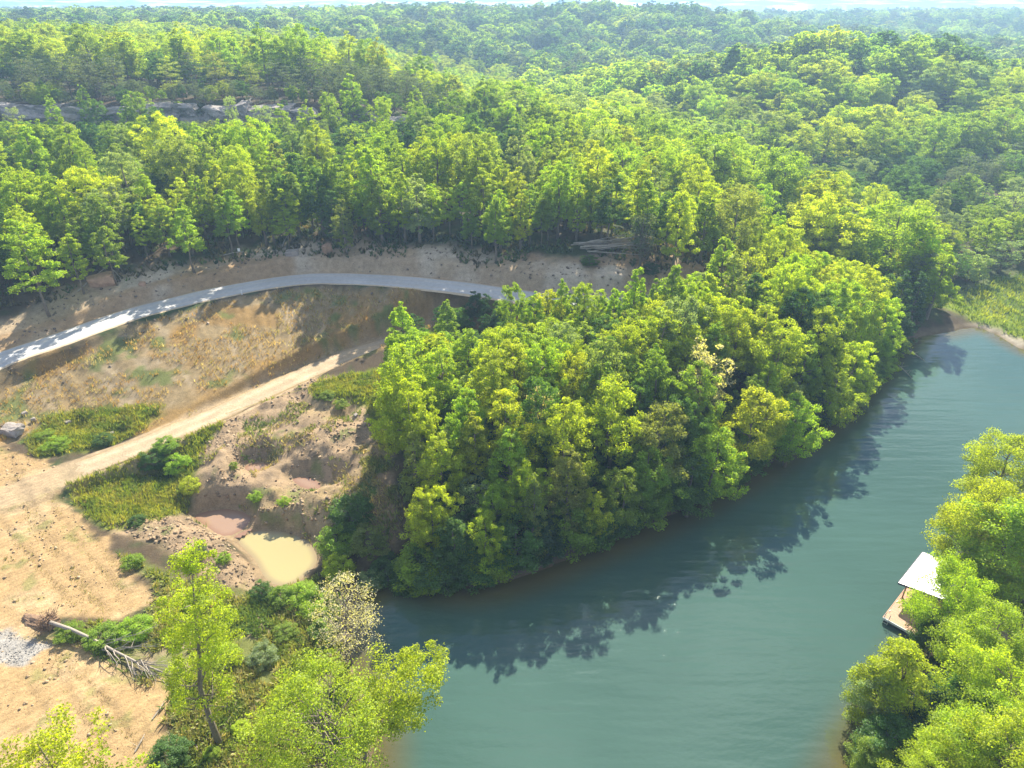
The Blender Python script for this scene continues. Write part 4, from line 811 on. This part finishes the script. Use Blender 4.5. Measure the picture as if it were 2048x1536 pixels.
# far ridges
FARP = []
for (y0, y1, st) in ((300, 480, 9.6), (480, 800, 12.0), (800, 1320, 15)):
    xs, ys = jgrid(-y1 * .84, y1 * .84, y0, y1, st); k = (np.abs(xs) < ys * .80 + 10) & ((ys > 470) | (xs > 4)); FARP.append(np.stack([xs[k], ys[k]], 1))
FARP = np.concatenate(FARP); dk_ = (FARP[:, 1] > 425) & (rng.random(len(FARP)) < .9)
R4 = rows(FARP[~dk_], {9: 24, 10: 24, 11: 18, 12: 18, 13: 4, 14: 4}, (9, 19), {LG: 34, FG: 26, MG: 14, YG: 22, PS: 4}, 1.3) + rows(FARP[dk_], {9: 24, 10: 24, 11: 18, 12: 18, 14: 16}, (11, 22), {FG: 30, MG: 36, LG: 12, DG: 14, PS: 4}, 1.25)
forest('far_forest', R4, 'hazy far-off forest covering the ridges up to the skyline')
print('TREES', len(TREES), 'forest', len(R1), len(R2), len(R3), len(R4))

# ---------------------------------------------------------------- rocks
def rock_mesh(name, seed, size, rough=.22, sub=2, boxy=.6, dark=0):
    rg = np.random.default_rng(seed); import bmesh
    bm = bmesh.new(); bmesh.ops.create_cube(bm, size=2.0); bmesh.ops.subdivide_edges(bm, edges=bm.edges[:], cuts=sub, use_grid_fill=True)
    o = rg.random(3) * 50
    for v in bm.verts:
        c = np.array(v.co); s = c / np.linalg.norm(c); p = c * boxy + s * (1 - boxy) * 1.25
        n = fbm(np.array([p[0] * .9 + o[0] + p[2] * .5]), np.array([p[1] * .9 + o[1] - p[2] * .7]), 3, seed)[0]
        p = p * (1 + rough * n * 1.6) + rg.normal(size=3) * rough * .10
        v.co = Vector((p[0] * size[0] / 2, p[1] * size[1] / 2, p[2] * size[2] / 2))
    me = bpy.data.meshes.new(name); bm.to_mesh(me); bm.free(); return me
def boulder(u, v, size, rz, seed, mat, label, cat='boulder', sink=.25, boxy=.75, rough=.22):
    x, y = spot(u, v); o = link('boulder', rock_mesh('boulder', seed, size, rough, 3, boxy), mat); o.location = (x, y, Hs(x, y) + size[2] * (.5 - sink)); o.rotation_euler = (.08, -.1, rz)
    return tag(o, label, cat, 'boulders around the cleared ground')
boulder(26, 864, (2.6, 1.6, 1.0), -.35, 1, M['rock'], 'big pale angular boulder at the left edge above the pad', sink=.18, boxy=.78, rough=.30)
boulder(205, 566, (3.4, 2.2, 1.7), .3, 2, M['rock_red'], 'reddish boulder at the forest edge above the road')
boulder(585, 510, (2.2, 1.2, 1.1), .1, 3, M['rock'], 'grey boulder under the trees above the road')
boulder(655, 505, (1.5, 1.2, 1.8), .6, 4, M['rock_red'], 'upright tan rock at the forest edge above the road')
boulder(362, 918, (1.6, .7, .35), .1, 5, M['rock'], 'flat pale slab beside the rubble slope')
boulder(135, 845, (1.0, .6, .4), -.6, 6, M['rock'], 'grey slab at the rim of the grassy hole left of the track')
boulder(68, 842, (.5, .35, .6), .5, 7, M['rock'], 'small standing rock right of the big pale boulder')
boulder(50, 828, (.6, .4, .4), .9, 8, M['rock'], 'small rock behind the big pale boulder')
boulder(712, 832, (.45, .4, .3), .9, 9, M['rock'], 'small white stone on the bare mound below the track')
boulder(285, 570, (.9, .7, .6), .2, 10, M['rock_red'], 'small reddish rock right of the reddish boulder')
boulder(222, 868, (.6, .5, .35), .2, 11, M['rock'], 'little pale stone beside the track edge')
# the sandstone ledge: a broken row of blocks along the rim
cl = empty('cliff', (-95, float(cliff_y(-95.0)), 22)); tag(cl, 'band of pale layered sandstone ledges breaking out of the wooded hillside', kind='structure')
x = -172.0; k = 0
while x < -24:
    w = rng.uniform(4.0, 13.0); hgt = float(cliff_h(x)); yc = float(cliff_y(x + w / 2)); zt = Hs(x + w / 2, yc + 5) + rng.uniform(-.9, .3)
    for lay, (zf, hh, fy) in enumerate(((0, .45, rng.uniform(-.5, .6)), (.42, .34, rng.uniform(.5, 1.6)), (.72, .34, rng.uniform(-.6, .8)))):
        if lay == 2 and rng.random() < .35: continue
        bh = hgt * hh * rng.uniform(.9, 1.25); o = link('rock_block', rock_mesh('rock_block', 50 + k, (w * rng.uniform(.9, 1.15), 5.5, bh), .42, 5, .80), M['rock_cliff'], cl)
        o.location = (x + w / 2 + 95 + rng.normal() * .5, yc + 1.6 + fy - cl.location.y, zt - hgt * zf - bh / 2 - cl.location.z); o.rotation_euler = (rng.normal() * .04, rng.normal() * .03, rng.normal() * .10); k += 1
    x += w * .93 + (0 if rng.random() < .75 else rng.uniform(1, 4))

# ---------------------------------------------------------------- fallen tree with its root ball
a = np.array(spot(112, 1262)); b = np.array(spot(372, 1368)); za, zb = Hs(*a), Hs(*b); Lf = float(np.linalg.norm(b - a)); ang = math.atan2(b[1] - a[1], b[0] - a[0])
ft = empty('fallen_tree', (a[0], a[1], za), ang); tag(ft, 'uprooted bare tree lying across the pad edge with its clay root ball', 'fallen tree')
sl = (zb - za) / Lf
def fz(s): return 1.0 + (sl * Lf - .75) * s
pth = [(-.2, 0, .95)] + [(Lf * s, .12 * math.sin(7 * s), fz(s) + .05 * math.sin(9 * s)) for s in (.14, .30, .48, .66, .84)]
MB().tube(pth, [.17, .15, .13, .115, .09, .06], 8).build('trunk', M['deadwood'], ft, True)
rg = np.random.default_rng(3)
for i in range(20):
    s0 = .35 + .4 * rg.random(); p0 = np.array([np.interp(s0, [0, .14, .30, .48, .66, .84, 1], [q[0] for q in pth] + [pth[-1][0]]), .1 * math.sin(7 * s0), fz(s0)]); ln = rg.uniform(1.6, 4.4) * (1.1 - .4 * s0); sd = rg.choice([-1, 1]) * rg.uniform(.08, .65)
    mb = MB(); d = np.array([math.cos(sd), math.sin(sd), rg.uniform(-.05, .22)]); q = [p0]
    for j in range(4): q.append(q[-1] + d * ln / 4 + rg.normal(size=3) * .10 - np.array([0, 0, .05 * j]))
    mb.tube(q, [.06, .048, .036, .024, .012], 4)
    for j in (1, 2, 3):
        e = q[j] + (d + rg.normal(size=3) * .45) * ln * .28; mb.tube([q[j], (q[j] + e) / 2 + rg.normal(size=3) * .05, e], [.026, .018, .008], 3)
    mb.build('branch', M['deadwood'], ft)
rm = rock_mesh('root_ball', 77, (.7, 1.0, .9), .8, 5, .2); rb = link('root_ball', rm, M['root'], ft); rb.location = (-.5, 0, .75)
mb = MB()
for i in range(150):
    d = rg.normal(size=3); d[0] = -abs(d[0]) * .8; d /= np.linalg.norm(d); p = np.array([-.5, 0, .8]) + d * np.array([.4, .6, .55]); e = p + d * rg.uniform(.15, .55) + rg.normal(size=3) * .2; mb.tube([p, (p + e) / 2 + rg.normal(size=3) * .1, e], [.04, .028, .01], 3)
mb.build('root', M['root'], rb)
rb.children[0].location = (.5, 0, -.75)
x, y = spot(72, 1242); sp = link('clay_mound', rock_mesh('clay_mound', 78, (1.6, .8, .35), .9, 6, .15), M['root']); sp.location = (x, y, Hs(x, y) + .15); sp.rotation_euler = (0, 0, ang); tag(sp, 'heap of reddish clay and torn roots behind the root ball', 'earth mound')
# heap of cut poles above the road
x, y = spot(1215, 500); z = Hs(x, y); bp = empty('brush_pile', (x, y, z), .08); tag(bp, 'heap of bare grey cut trunks above the earth bank', 'brush pile')
for i in range(26):
    ln = rg.uniform(5, 11); t0 = rg.normal() * .10 + (.0 if i < 20 else .2); p = np.array([rg.uniform(-6, -2), rg.normal() * 1.1, .25 + rg.random() * 1.2]); d = np.array([math.cos(t0), math.sin(t0), rg.uniform(-.04, .14)])
    MB().tube([p, p + d * ln * .5 + rg.normal(size=3) * .1, p + d * ln], [.12, .085, .03], 5).build('log', M['deadwood'], bp)
for j, (u0, v0, u1, v1, r0, lb) in enumerate([(1798, 690, 1850, 722, .16, 'upper of two dead trunks reaching into the lake'), (1785, 722, 1826, 758, .13, 'lower of two dead trunks reaching into the lake')]):
    p0, p1 = at(u0, v0, .5), at(u1, v1, .02); mb = MB(); P0, P1 = np.array([*p0, .6]), np.array([*p1, -.03]); mb.tube([P0, (P0 + P1) / 2 + np.array([0, 0, .12]), P1], [r0, r0 * .7, r0 * .3], 6)
    for i in range(7):
        f = .25 + .1 * i; p = P0 + (P1 - P0) * f; e = p + np.array([rg.normal() * .8, rg.normal() * .6, .35 + rg.random() * .4]); mb.tube([p, e], [.04, .012], 3)
    o = mb.build('dead_trunk', M['deadwood'], None, True); tag(o, lb, 'dead trunk', 'dead trunks in the lake')
# deadfall leaning at the forest edge
for j, (u0, v0, u1, v1, lb) in enumerate([(155, 585, 215, 540, 'pale fallen pole leaning left of the reddish boulder'), (225, 540, 245, 562, 'bent grey pole leaning over the reddish boulder'), (445, 512, 490, 508, 'fallen pole lying at the forest edge left of the small white sign'), (562, 500, 578, 472, 'slanted bare pole beside the grey boulder')]):
    q0 = spot(u0, v0); P0 = np.array([*q0, Hs(*q0) + .1]); q1 = spot(u1, v1 + 6); P1 = np.array([*q1, Hs(*q1) + .9]); o = MB().tube([P0, (P0 + P1) / 2 + np.array([0, 0, .15]), P1], [.11, .085, .04], 5).build('fallen_pole', M['deadwood']); tag(o, lb, 'fallen pole', 'fallen poles at the forest edge')
for j, (u0, v0, u1, v1, lb) in enumerate([(466, 1460, 494, 1442, 'short dark branch on the dry ground right of the slim trunk'), (305, 1440, 330, 1404, 'thin bare branch lying on the edge of the lower pad'), (270, 1505, 290, 1470, 'dry branch on the lower pad near the dark shrub'), (446, 1460, 470, 1420, 'pale thin stick right of the slim trunk')]):
    q0, q1 = spot(u0, v0), spot(u1, v1); P0 = np.array([*q0, Hs(*q0) + .08]); P1 = np.array([*q1, Hs(*q1) + .12]); mb = MB().tube([P0, (P0 + P1) / 2 + np.array([.1, 0, .1]), P1], [.055, .04, .02], 5)
    for i in range(4): p = P0 + (P1 - P0) * (.3 + .18 * i); mb.tube([p, p + np.array([rg.normal() * .4, rg.normal() * .4, .15])], [.02, .008], 3)
    tag(mb.build('dry_branch', M['deadwood']), lb, 'branch', 'dry branches on the ground')

# ---------------------------------------------------------------- the dock
M['plank'] = mat_plain('cedar_planks', (.50, .30, .20), .75, .18, 3, .2); M['alu'] = mat_plain('white_metal', (.72, .72, .72), .45, .06, 4, .05); M['float'] = mat_plain('black_float', (.03, .035, .03), .6, .2, 4, .1)
M['roofm'] = mat_plain('pale_roof_metal', (.48, .48, .52), .4, .08, 2, .05, metallic=.2); M['fascia'] = mat_plain('dark_fascia', (.06, .06, .10), .5, .1, 4, .05); M['post'] = mat_plain('post_wood', (.42, .25, .13), .8, .2, 5, .2)
c0 = at(1766, 1234, .55); c1 = at(1821, 1163, .55); dd = (c1 - c0) / np.linalg.norm(c1 - c0); ang = math.atan2(dd[1], dd[0]); DL, DW = 9.0, 3.4
dk = empty('boat_dock', (c0[0], c0[1], 0), ang); tag(dk, 'floating wooden boat dock with pale metal roof half hidden by trees', 'dock')
mb = MB(); n = 60
for i in range(n): mb.box((DL * (i + .5) / n, -DW / 2, .50 + .004 * math.sin(i * 2.3)), (DL / n - .012, DW - .1, .045))
mb.build('deck', M['plank'], dk)
MB().box((DL / 2, -DW / 2, .22), (DL - .1, DW - .25, .44)).build('float', M['float'], dk)
for nm, c, s in (('rim_board', (.0, -DW / 2, .42), (.06, DW, .24)), ('rim_board', (DL, -DW / 2, .42), (.06, DW, .24)), ('rim_board', (DL / 2, .0, .42), (DL, .06, .24)), ('rim_board', (DL / 2, -DW, .42), (DL, .06, .24))): MB().box(c, s).build(nm, M['alu'] if nm and abs(c[0]) < .01 else M['plank'], dk)
MB().tube([(3.6, -.28, .55), (3.75, -.27, 1.2), (3.9, -.25, 1.9)], .05, 5).build('brace', M['post'], dk)
rf = MB(); RY0, RY1, RZ0, RZ1 = .35, -DW - .35, 2.40, 3.15
def rz_(y): return RZ0 + (RZ1 - RZ0) * (y - RY0) / (RY1 - RY0)
def slab(mb, x0, x1, y0, y1, lift, th):
    V = [(x, y, rz_(y) + lift + s) for s in (0, th) for x, y in ((x0, y0), (x1, y0), (x1, y1), (x0, y1))]; mb.add(V, [(3, 2, 1, 0), (4, 5, 6, 7), (0, 1, 5, 4), (1, 2, 6, 5), (2, 3, 7, 6), (3, 0, 4, 7)])
slab(rf, 3.2, 9.2, RY0, RY1, 0, .04)
for i in range(15): slab(rf, 3.2 + .428 * i - .02, 3.2 + .428 * i + .02, RY0, RY1, .043, .03)
rfo = rf.build('roof', M['roofm'], dk)
fs = MB(); slab(fs, 3.14, 3.195, RY0, RY1, -.14, .17); fs.build('fascia', M['fascia'], rfo); MB().box((6.2, .38, 2.40), (6.0, .05, .16)).build('fascia', M['fascia'], rfo)
for px in (3.9, 8.6):
    for py in (-.25, -DW + .25): zt_ = rz_(py) - .02; MB().box((px, py, (zt_ + .52) / 2), (.12, .12, zt_ - .52)).build('post', M['post'], dk)
for px in (3.75, 8.45): bm_ = MB(); slab(bm_, px - .05, px + .05, 0, -DW, -.18, .16); bm_.build('beam', M['post'], dk)
ld = MB()
for py in (-.12, -.52): ld.tube([(.18, py, -.3), (.18, py, 1.0), (.05, py, 1.15), (-.1, py, 1.0), (-.12, py, -.4)], .025, 5)
for zz in (.1, .4, .7): ld.tube([(-.12, -.12, zz), (-.12, -.52, zz)], .02, 5)
ld.build('ladder', M['alu'], dk)
for px in (1.2, 2.9): MB().box((px, -.12, .56), (.22, .06, .06)).build('cleat', M['alu'], dk)
# benches on the sandy clearing
def bench(u, v, rz, label, m):
    x, y = spot(u, v); e = empty('bench', (x, y, Hs(x, y)), rz); tag(e, label, 'bench', 'benches on the sandy clearing')
    MB().box((0, 0, .45), (1.8, .4, .06)).build('seat', m, e)
    for s in (-.7, .7): MB().box((s, 0, .21), (.08, .36, .42)).build('leg', m, e)
bench(1948, 1296, -.55, 'pale plank bench on the sandy clearing behind the dock', M['alu']); bench(1912, 1302, -.6, 'second pale bench, between two trunks on the clearing', M['alu'])
# sign, marker and line
M['signw'] = mat_plain('white_panel', (.8, .8, .8), .5, .03, 3, .02); M['rope'] = mat_plain('yellow_cord', (.75, .72, .12), .6, .1, 3, .05)
x, y = spot(480, 512); s = empty('sign', (x, y, Hs(x, y))); tag(s, 'small blank white sign on a stake at the forest edge', 'sign'); MB().box((0, -.03, 1.05), (.42, .03, .52)).build('panel', M['signw'], s); MB().box((0, 0, .5), (.05, .04, 1.3)).build('stake', M['post'], s)
x, y = spot(484, 589); s = empty('road_marker', (x, y, Hs(x, y))); tag(s, 'short white marker post on the lower edge of the gravel road', 'marker post'); MB().tube([(0, 0, -.1), (0, 0, .62)], .10, 8).build('post', M['signw'], s); MB().tube([(0, 0, .62), (0, 0, .70)], .12, 8).build('cap', M['signw'], s)
q = [(450, 828, .5), (520, 806, .6), (610, 778, .7), (690, 765, .9), (790, 744, 1.3)]; pts = []
for (u, v, h) in q: xx, yy = spot(u, v, h); pts.append((xx, yy, Hs(xx, yy) + h))
pts = spline(pts, .8); cd = MB().tube(pts, .022, 4).build('boundary_cord', M['rope']); tag(cd, 'thin yellow cord strung below the dirt track to the trees', 'cord')

# ---------------------------------------------------------------- ground cover: grass, weeds, dry stalks, rubble
def in_zone(poly, n, seed, soft=0.0):
    rg = np.random.default_rng(seed); Q = np.array(poly); lo, hi = Q.min(0), Q.max(0); lo = np.maximum(lo, (-100, 12)); hi = np.minimum(hi, (125, 135)); xs, ys = rg.uniform(lo[0], hi[0], n), rg.uniform(lo[1], hi[1], n)
    k = sdf(xs, ys, poly) + fbm(xs * .55, ys * .55, 3, seed) * 1.6 * soft < soft * (rg.random(n) ** 2 * 1.6 - .9)
    return xs[k], ys[k]
def tufts(name, xs, ys, blades, hgt, wid, cols, label, seed, clump=None, flat=.5):
    rg = np.random.default_rng(seed); dr = path_dist(xs, ys, ROAD)[0]; dt = path_dist(xs, ys, TRACK)[0]; k = (dr > RW + .35) & (dt > TW + .25) & (sdf(xs, ys, LAKE) > .2)
    for p, _ in PONDS: k &= sdf(xs, ys, p) > .1
    if clump is not None: k &= fbm(xs * clump[0] + seed, ys * clump[0], 4, seed) > clump[1]
    xs, ys = xs[k], ys[k]; zs = H(xs, ys); n = len(xs) * blades; i = np.repeat(np.arange(len(xs)), blades); th = rg.random(n) * 6.283
    hh = hgt * (.5 + .9 * rg.random(len(xs)))[i] * (.6 + .7 * rg.random(n)); lean = hh * flat * (.3 + rg.random(n)); b = np.stack([xs[i] + np.cos(th) * hh * .18 * rg.random(n), ys[i] + np.sin(th) * hh * .18 * rg.random(n), zs[i] - .03], 1)
    px, py = -np.sin(th) * wid * hh * .5, np.cos(th) * wid * hh * .5; V = np.empty((n, 4, 3))
    V[:, 0] = b + np.stack([px * .6, py * .6, px * 0], 1); V[:, 1] = b - np.stack([px * .6, py * .6, px * 0], 1)
    V[:, 2] = b + np.stack([np.cos(th) * lean * .45 - px, np.sin(th) * lean * .45 - py, hh * .62], 1); V[:, 3] = b + np.stack([np.cos(th) * lean, np.sin(th) * lean, hh], 1)
    me = mesh(name, V.reshape(-1, 3), np.arange(4 * n).reshape(-1, 4)); cs = np.array(cols); w = np.clip(fbm(xs * .35, ys * .35, 3, seed + 5) * 1.2 + .5 + rg.normal(size=len(xs)) * .18, 0, .999); q = w * (len(cs) - 1); q0 = q.astype(int); c = cs[q0] + (cs[np.minimum(q0 + 1, len(cs) - 1)] - cs[q0]) * (q - q0)[:, None]
    c = c * (1 + .3 * (rg.random(len(xs)) - .5))[:, None]; vcol(me, np.repeat(c[i], 4, axis=0) * .8)
    return tag(link(name, me, M['blade']), label, kind='stuff')
gr = [in_zone(z, 9000 if j < 2 else 3500, 10 + j, .8) for j, z in enumerate(Z_GR)]
tufts('grass', np.concatenate([g[0] for g in gr]), np.concatenate([g[1] for g in gr]), 5, .42, .16, [(.10, .15, .02), (.19, .23, .025), (.25, .27, .03), (.29, .27, .05), (.15, .20, .03)], 'lush green and golden grass of the basin and track verges', 21)
ex, ey = in_zone(Z_EMB, 26000, 31, .5)
tufts('dry_grass', ex, ey, 4, .38, .13, [(.40, .30, .15), (.33, .22, .08), (.30, .17, .05), (.26, .24, .07), (.42, .34, .20)], 'straw-coloured dry grass on the embankment below the road', 31, (.3, -.12))
bx, by = in_zone(Z_BANK, 30000, 41, .8)
tufts('bank_weeds', bx, by, 5, .36, .30, [(.11, .17, .03), (.18, .22, .035), (.24, .25, .05), (.36, .30, .15), (.15, .21, .04)], 'weedy green undergrowth on the bank between pad and lake', 41, (.4, -.25), .8)
mx_, my_ = in_zone(Z_MEAD, 7000, 51, 1)
tufts('meadow_grass', mx_, my_, 4, .6, .2, [(.10, .16, .03), (.20, .26, .03), (.26, .28, .03)], 'bright green meadow grass at the far end of the lake', 51)
sx, sy = in_zone(Z_SLOPE, 4000, 61, .8); px2, py2 = in_zone(PIT, 9000, 62, .3)
tufts('slope_weeds', np.concatenate([sx, px2]), np.concatenate([sy, py2]), 4, .34, .25, [(.10, .15, .03), (.17, .20, .05), (.33, .26, .14)], 'scattered weeds on the dug slopes', 61, (.4, .12), .7)
pdx, pdy = in_zone(Z_PAD, 16000, 71, -.4)
tufts('pad_weeds', pdx, pdy, 4, .16, .3, [(.16, .17, .04), (.24, .22, .07)], 'sparse weeds sprouting on the bare pad', 71, (.55, .36), .8)
rp = np.concatenate([np.stack([r[:, 0] + o * .8, r[:, 1] - o * .6], 1) for r in RUTS for o in (0, -1.75)]); rp = np.repeat(rp, 9, axis=0) + rng.normal(size=(len(rp) * 9, 2)) * np.array([.22, .22]); kk = sdf(rp[:, 0], rp[:, 1], Z_PAD) < -.3; rp = rp[kk]
tufts('rut_weeds', rp[:, 0], rp[:, 1], 3, .10, .3, [(.22, .18, .09), (.30, .25, .12), (.24, .24, .07)], 'thin weeds and clods following the wheel ruts across the pad', 73, (.35, -.05), .9)
fx, fy = rng.uniform(-95, 40, 26000), rng.uniform(70, 145, 26000); kk = (fy > bank_y(fx) - 3.0) & (fy < bank_y(fx) + 12); fx, fy = fx[kk], fy[kk]
tufts('undergrowth', fx, fy, 4, .55, .5, [(.045, .075, .02), (.07, .11, .03), (.12, .10, .05), (.09, .07, .04)], 'low undergrowth along the foot of the forest edge', 81, (.25, -.1), .9)
def rubble(name, xs, ys, smin, smax, cols, label, seed):
    rg = np.random.default_rng(seed); k = np.ones(len(xs), bool)
    for p, _ in PONDS: k &= sdf(xs, ys, p) > -.05
    k &= path_dist(xs, ys, TRACK)[0] > TW + .5
    xs, ys = xs[k], ys[k]; n = len(xs); zs = H(xs, ys); base = np.array([(-1, -1, -.6), (1, -1, -.7), (1, 1, -.6), (-1, 1, -.7), (-.7, -.8, .6), (.8, -.6, .5), (.6, .8, .7), (-.8, .6, .5)]); F = np.array([(3, 2, 1, 0), (4, 5, 6, 7), (0, 1, 5, 4), (1, 2, 6, 5), (2, 3, 7, 6), (3, 0, 4, 7)])
    s = smin + (smax - smin) * rg.random(n) ** 5; V = base[None] * (1 + .35 * rg.normal(size=(n, 8, 3)) * .6) * s[:, None, None] * .5; th = rg.random(n) * 6.283; c, q = np.cos(th)[:, None], np.sin(th)[:, None]
    X = V[:, :, 0] * c - V[:, :, 1] * q; Y = V[:, :, 0] * q + V[:, :, 1] * c; t = rg.normal(size=n)[:, None] * .5; Z = V[:, :, 2] * np.cos(t) + X * np.sin(t)
    W = np.stack([X + xs[:, None], Y + ys[:, None], Z + zs[:, None] + s[:, None] * .12], 2); me = mesh(name, W.reshape(-1, 3), (F[None] + (np.arange(n) * 8)[:, None, None]).reshape(-1, 4)); cs = np.array(cols)[rg.integers(len(cols), size=n)] * (1 + .4 * (rg.random(n) - .5))[:, None]; vcol(me, np.repeat(cs, 8, axis=0) * .78)
    return tag(link(name, me, M['ground']), label, kind='stuff')
rx, ry = in_zone(PIT, 9000, 91, .5); kk = fbm(rx * .25, ry * .25, 3, 92) + .25 * rng.normal(size=len(rx)) > .02; b2x, b2y = in_zone(BERM, 2600, 93, .4)
rubble('rubble', np.concatenate([rx[kk], b2x]), np.concatenate([ry[kk], b2y]),   .06, .38, [(.42, .31, .20), (.34, .25, .16), (.50, .38, .25), (.44, .30, .18), (.30, .23, .17)], 'broken stones covering the dug mounds and berm', 91)
ux, uy = rng.uniform(-90, 25, 16000), rng.uniform(70, 125, 16000); d_, z_, s_, sd_ = path_dist(ux, uy, ROAD); kk = (d_ > RW + .6) & (d_ < 9) & ((sd_ > 0) | (rng.random(len(ux)) < .12))
rubble('bank_stones', ux[kk], uy[kk], .05, .42, [(.28, .23, .18), (.36, .29, .22), (.24, .19, .15)], 'loose stones scattered on the cut bank above the road', 95)
gx_, gy_ = in_zone(Z_GRAV, 1500, 97); rubble('gravel_patch', gx_, gy_, .04, .14, [(.42, .40, .38), (.34, .33, .32)], 'patch of grey crushed gravel left of the root ball', 97)
cx_, cy_ = in_zone(Z_PAD, 9000, 99, .2); kk = fbm(cx_ * .3, cy_ * .3, 3, 99) > .0; rubble('pad_clods', cx_[kk], cy_[kk], .04, .26, [(.50, .36, .21), (.58, .44, .28), (.42, .31, .19)], 'loose clods of clay strewn over the bare pad', 99)
mb = MB()
dx_, dy_ = in_zone(Z_DRY, 420, 98, .5)
for xx, yy in zip(dx_, dy_):
    t = rg.random() * 3.14; l_ = rg.uniform(.3, 1.3); z = Hs(xx, yy) + .03 if False else 0; mb.tube([(xx, yy, z), (xx + math.cos(t) * l_, yy + math.sin(t) * l_, z)], [.018, .008], 3)
zz = H(np.array([v[0] for v in mb.V]), np.array([v[1] for v in mb.V])); mb.V = [(v[0], v[1], v[2] + z + .05) for v, z in zip(mb.V, zz)]
tag(mb.build('twig_litter', M['deadwood']), 'pale twigs littering the dry ground around the slim trunk', kind='stuff')

# ---------------------------------------------------------------- haze
gxa, gya = float(np.abs(ax_x).max()) + 5, (float(ax_y.min()) - 5, float(ax_y.max()) + 5); ztop = float(gz.max()) 
hz = MB().box((0, (gya[0] + gya[1]) / 2, (66 - 4.2) / 2), (2 * gxa, gya[1] - gya[0], 66 + 4.2)).build('haze', None); tag(hz, 'pale summer haze over the valley', kind='stuff')
m, ns, ls = mat_new('haze'); o = ns.new('ShaderNodeOutputMaterial'); v = ns.new('ShaderNodeVolumePrincipled'); v.inputs['Color'].default_value = (.44, .69, 1.0, 1); v.inputs['Density'].default_value = .00052; v.inputs['Anisotropy'].default_value = .2
ls.new(v.outputs[0], o.inputs['Volume']); hz.data.materials.clear(); hz.data.materials.append(m); m.cycles.homogeneous_volume = True if hasattr(m.cycles, 'homogeneous_volume') else None
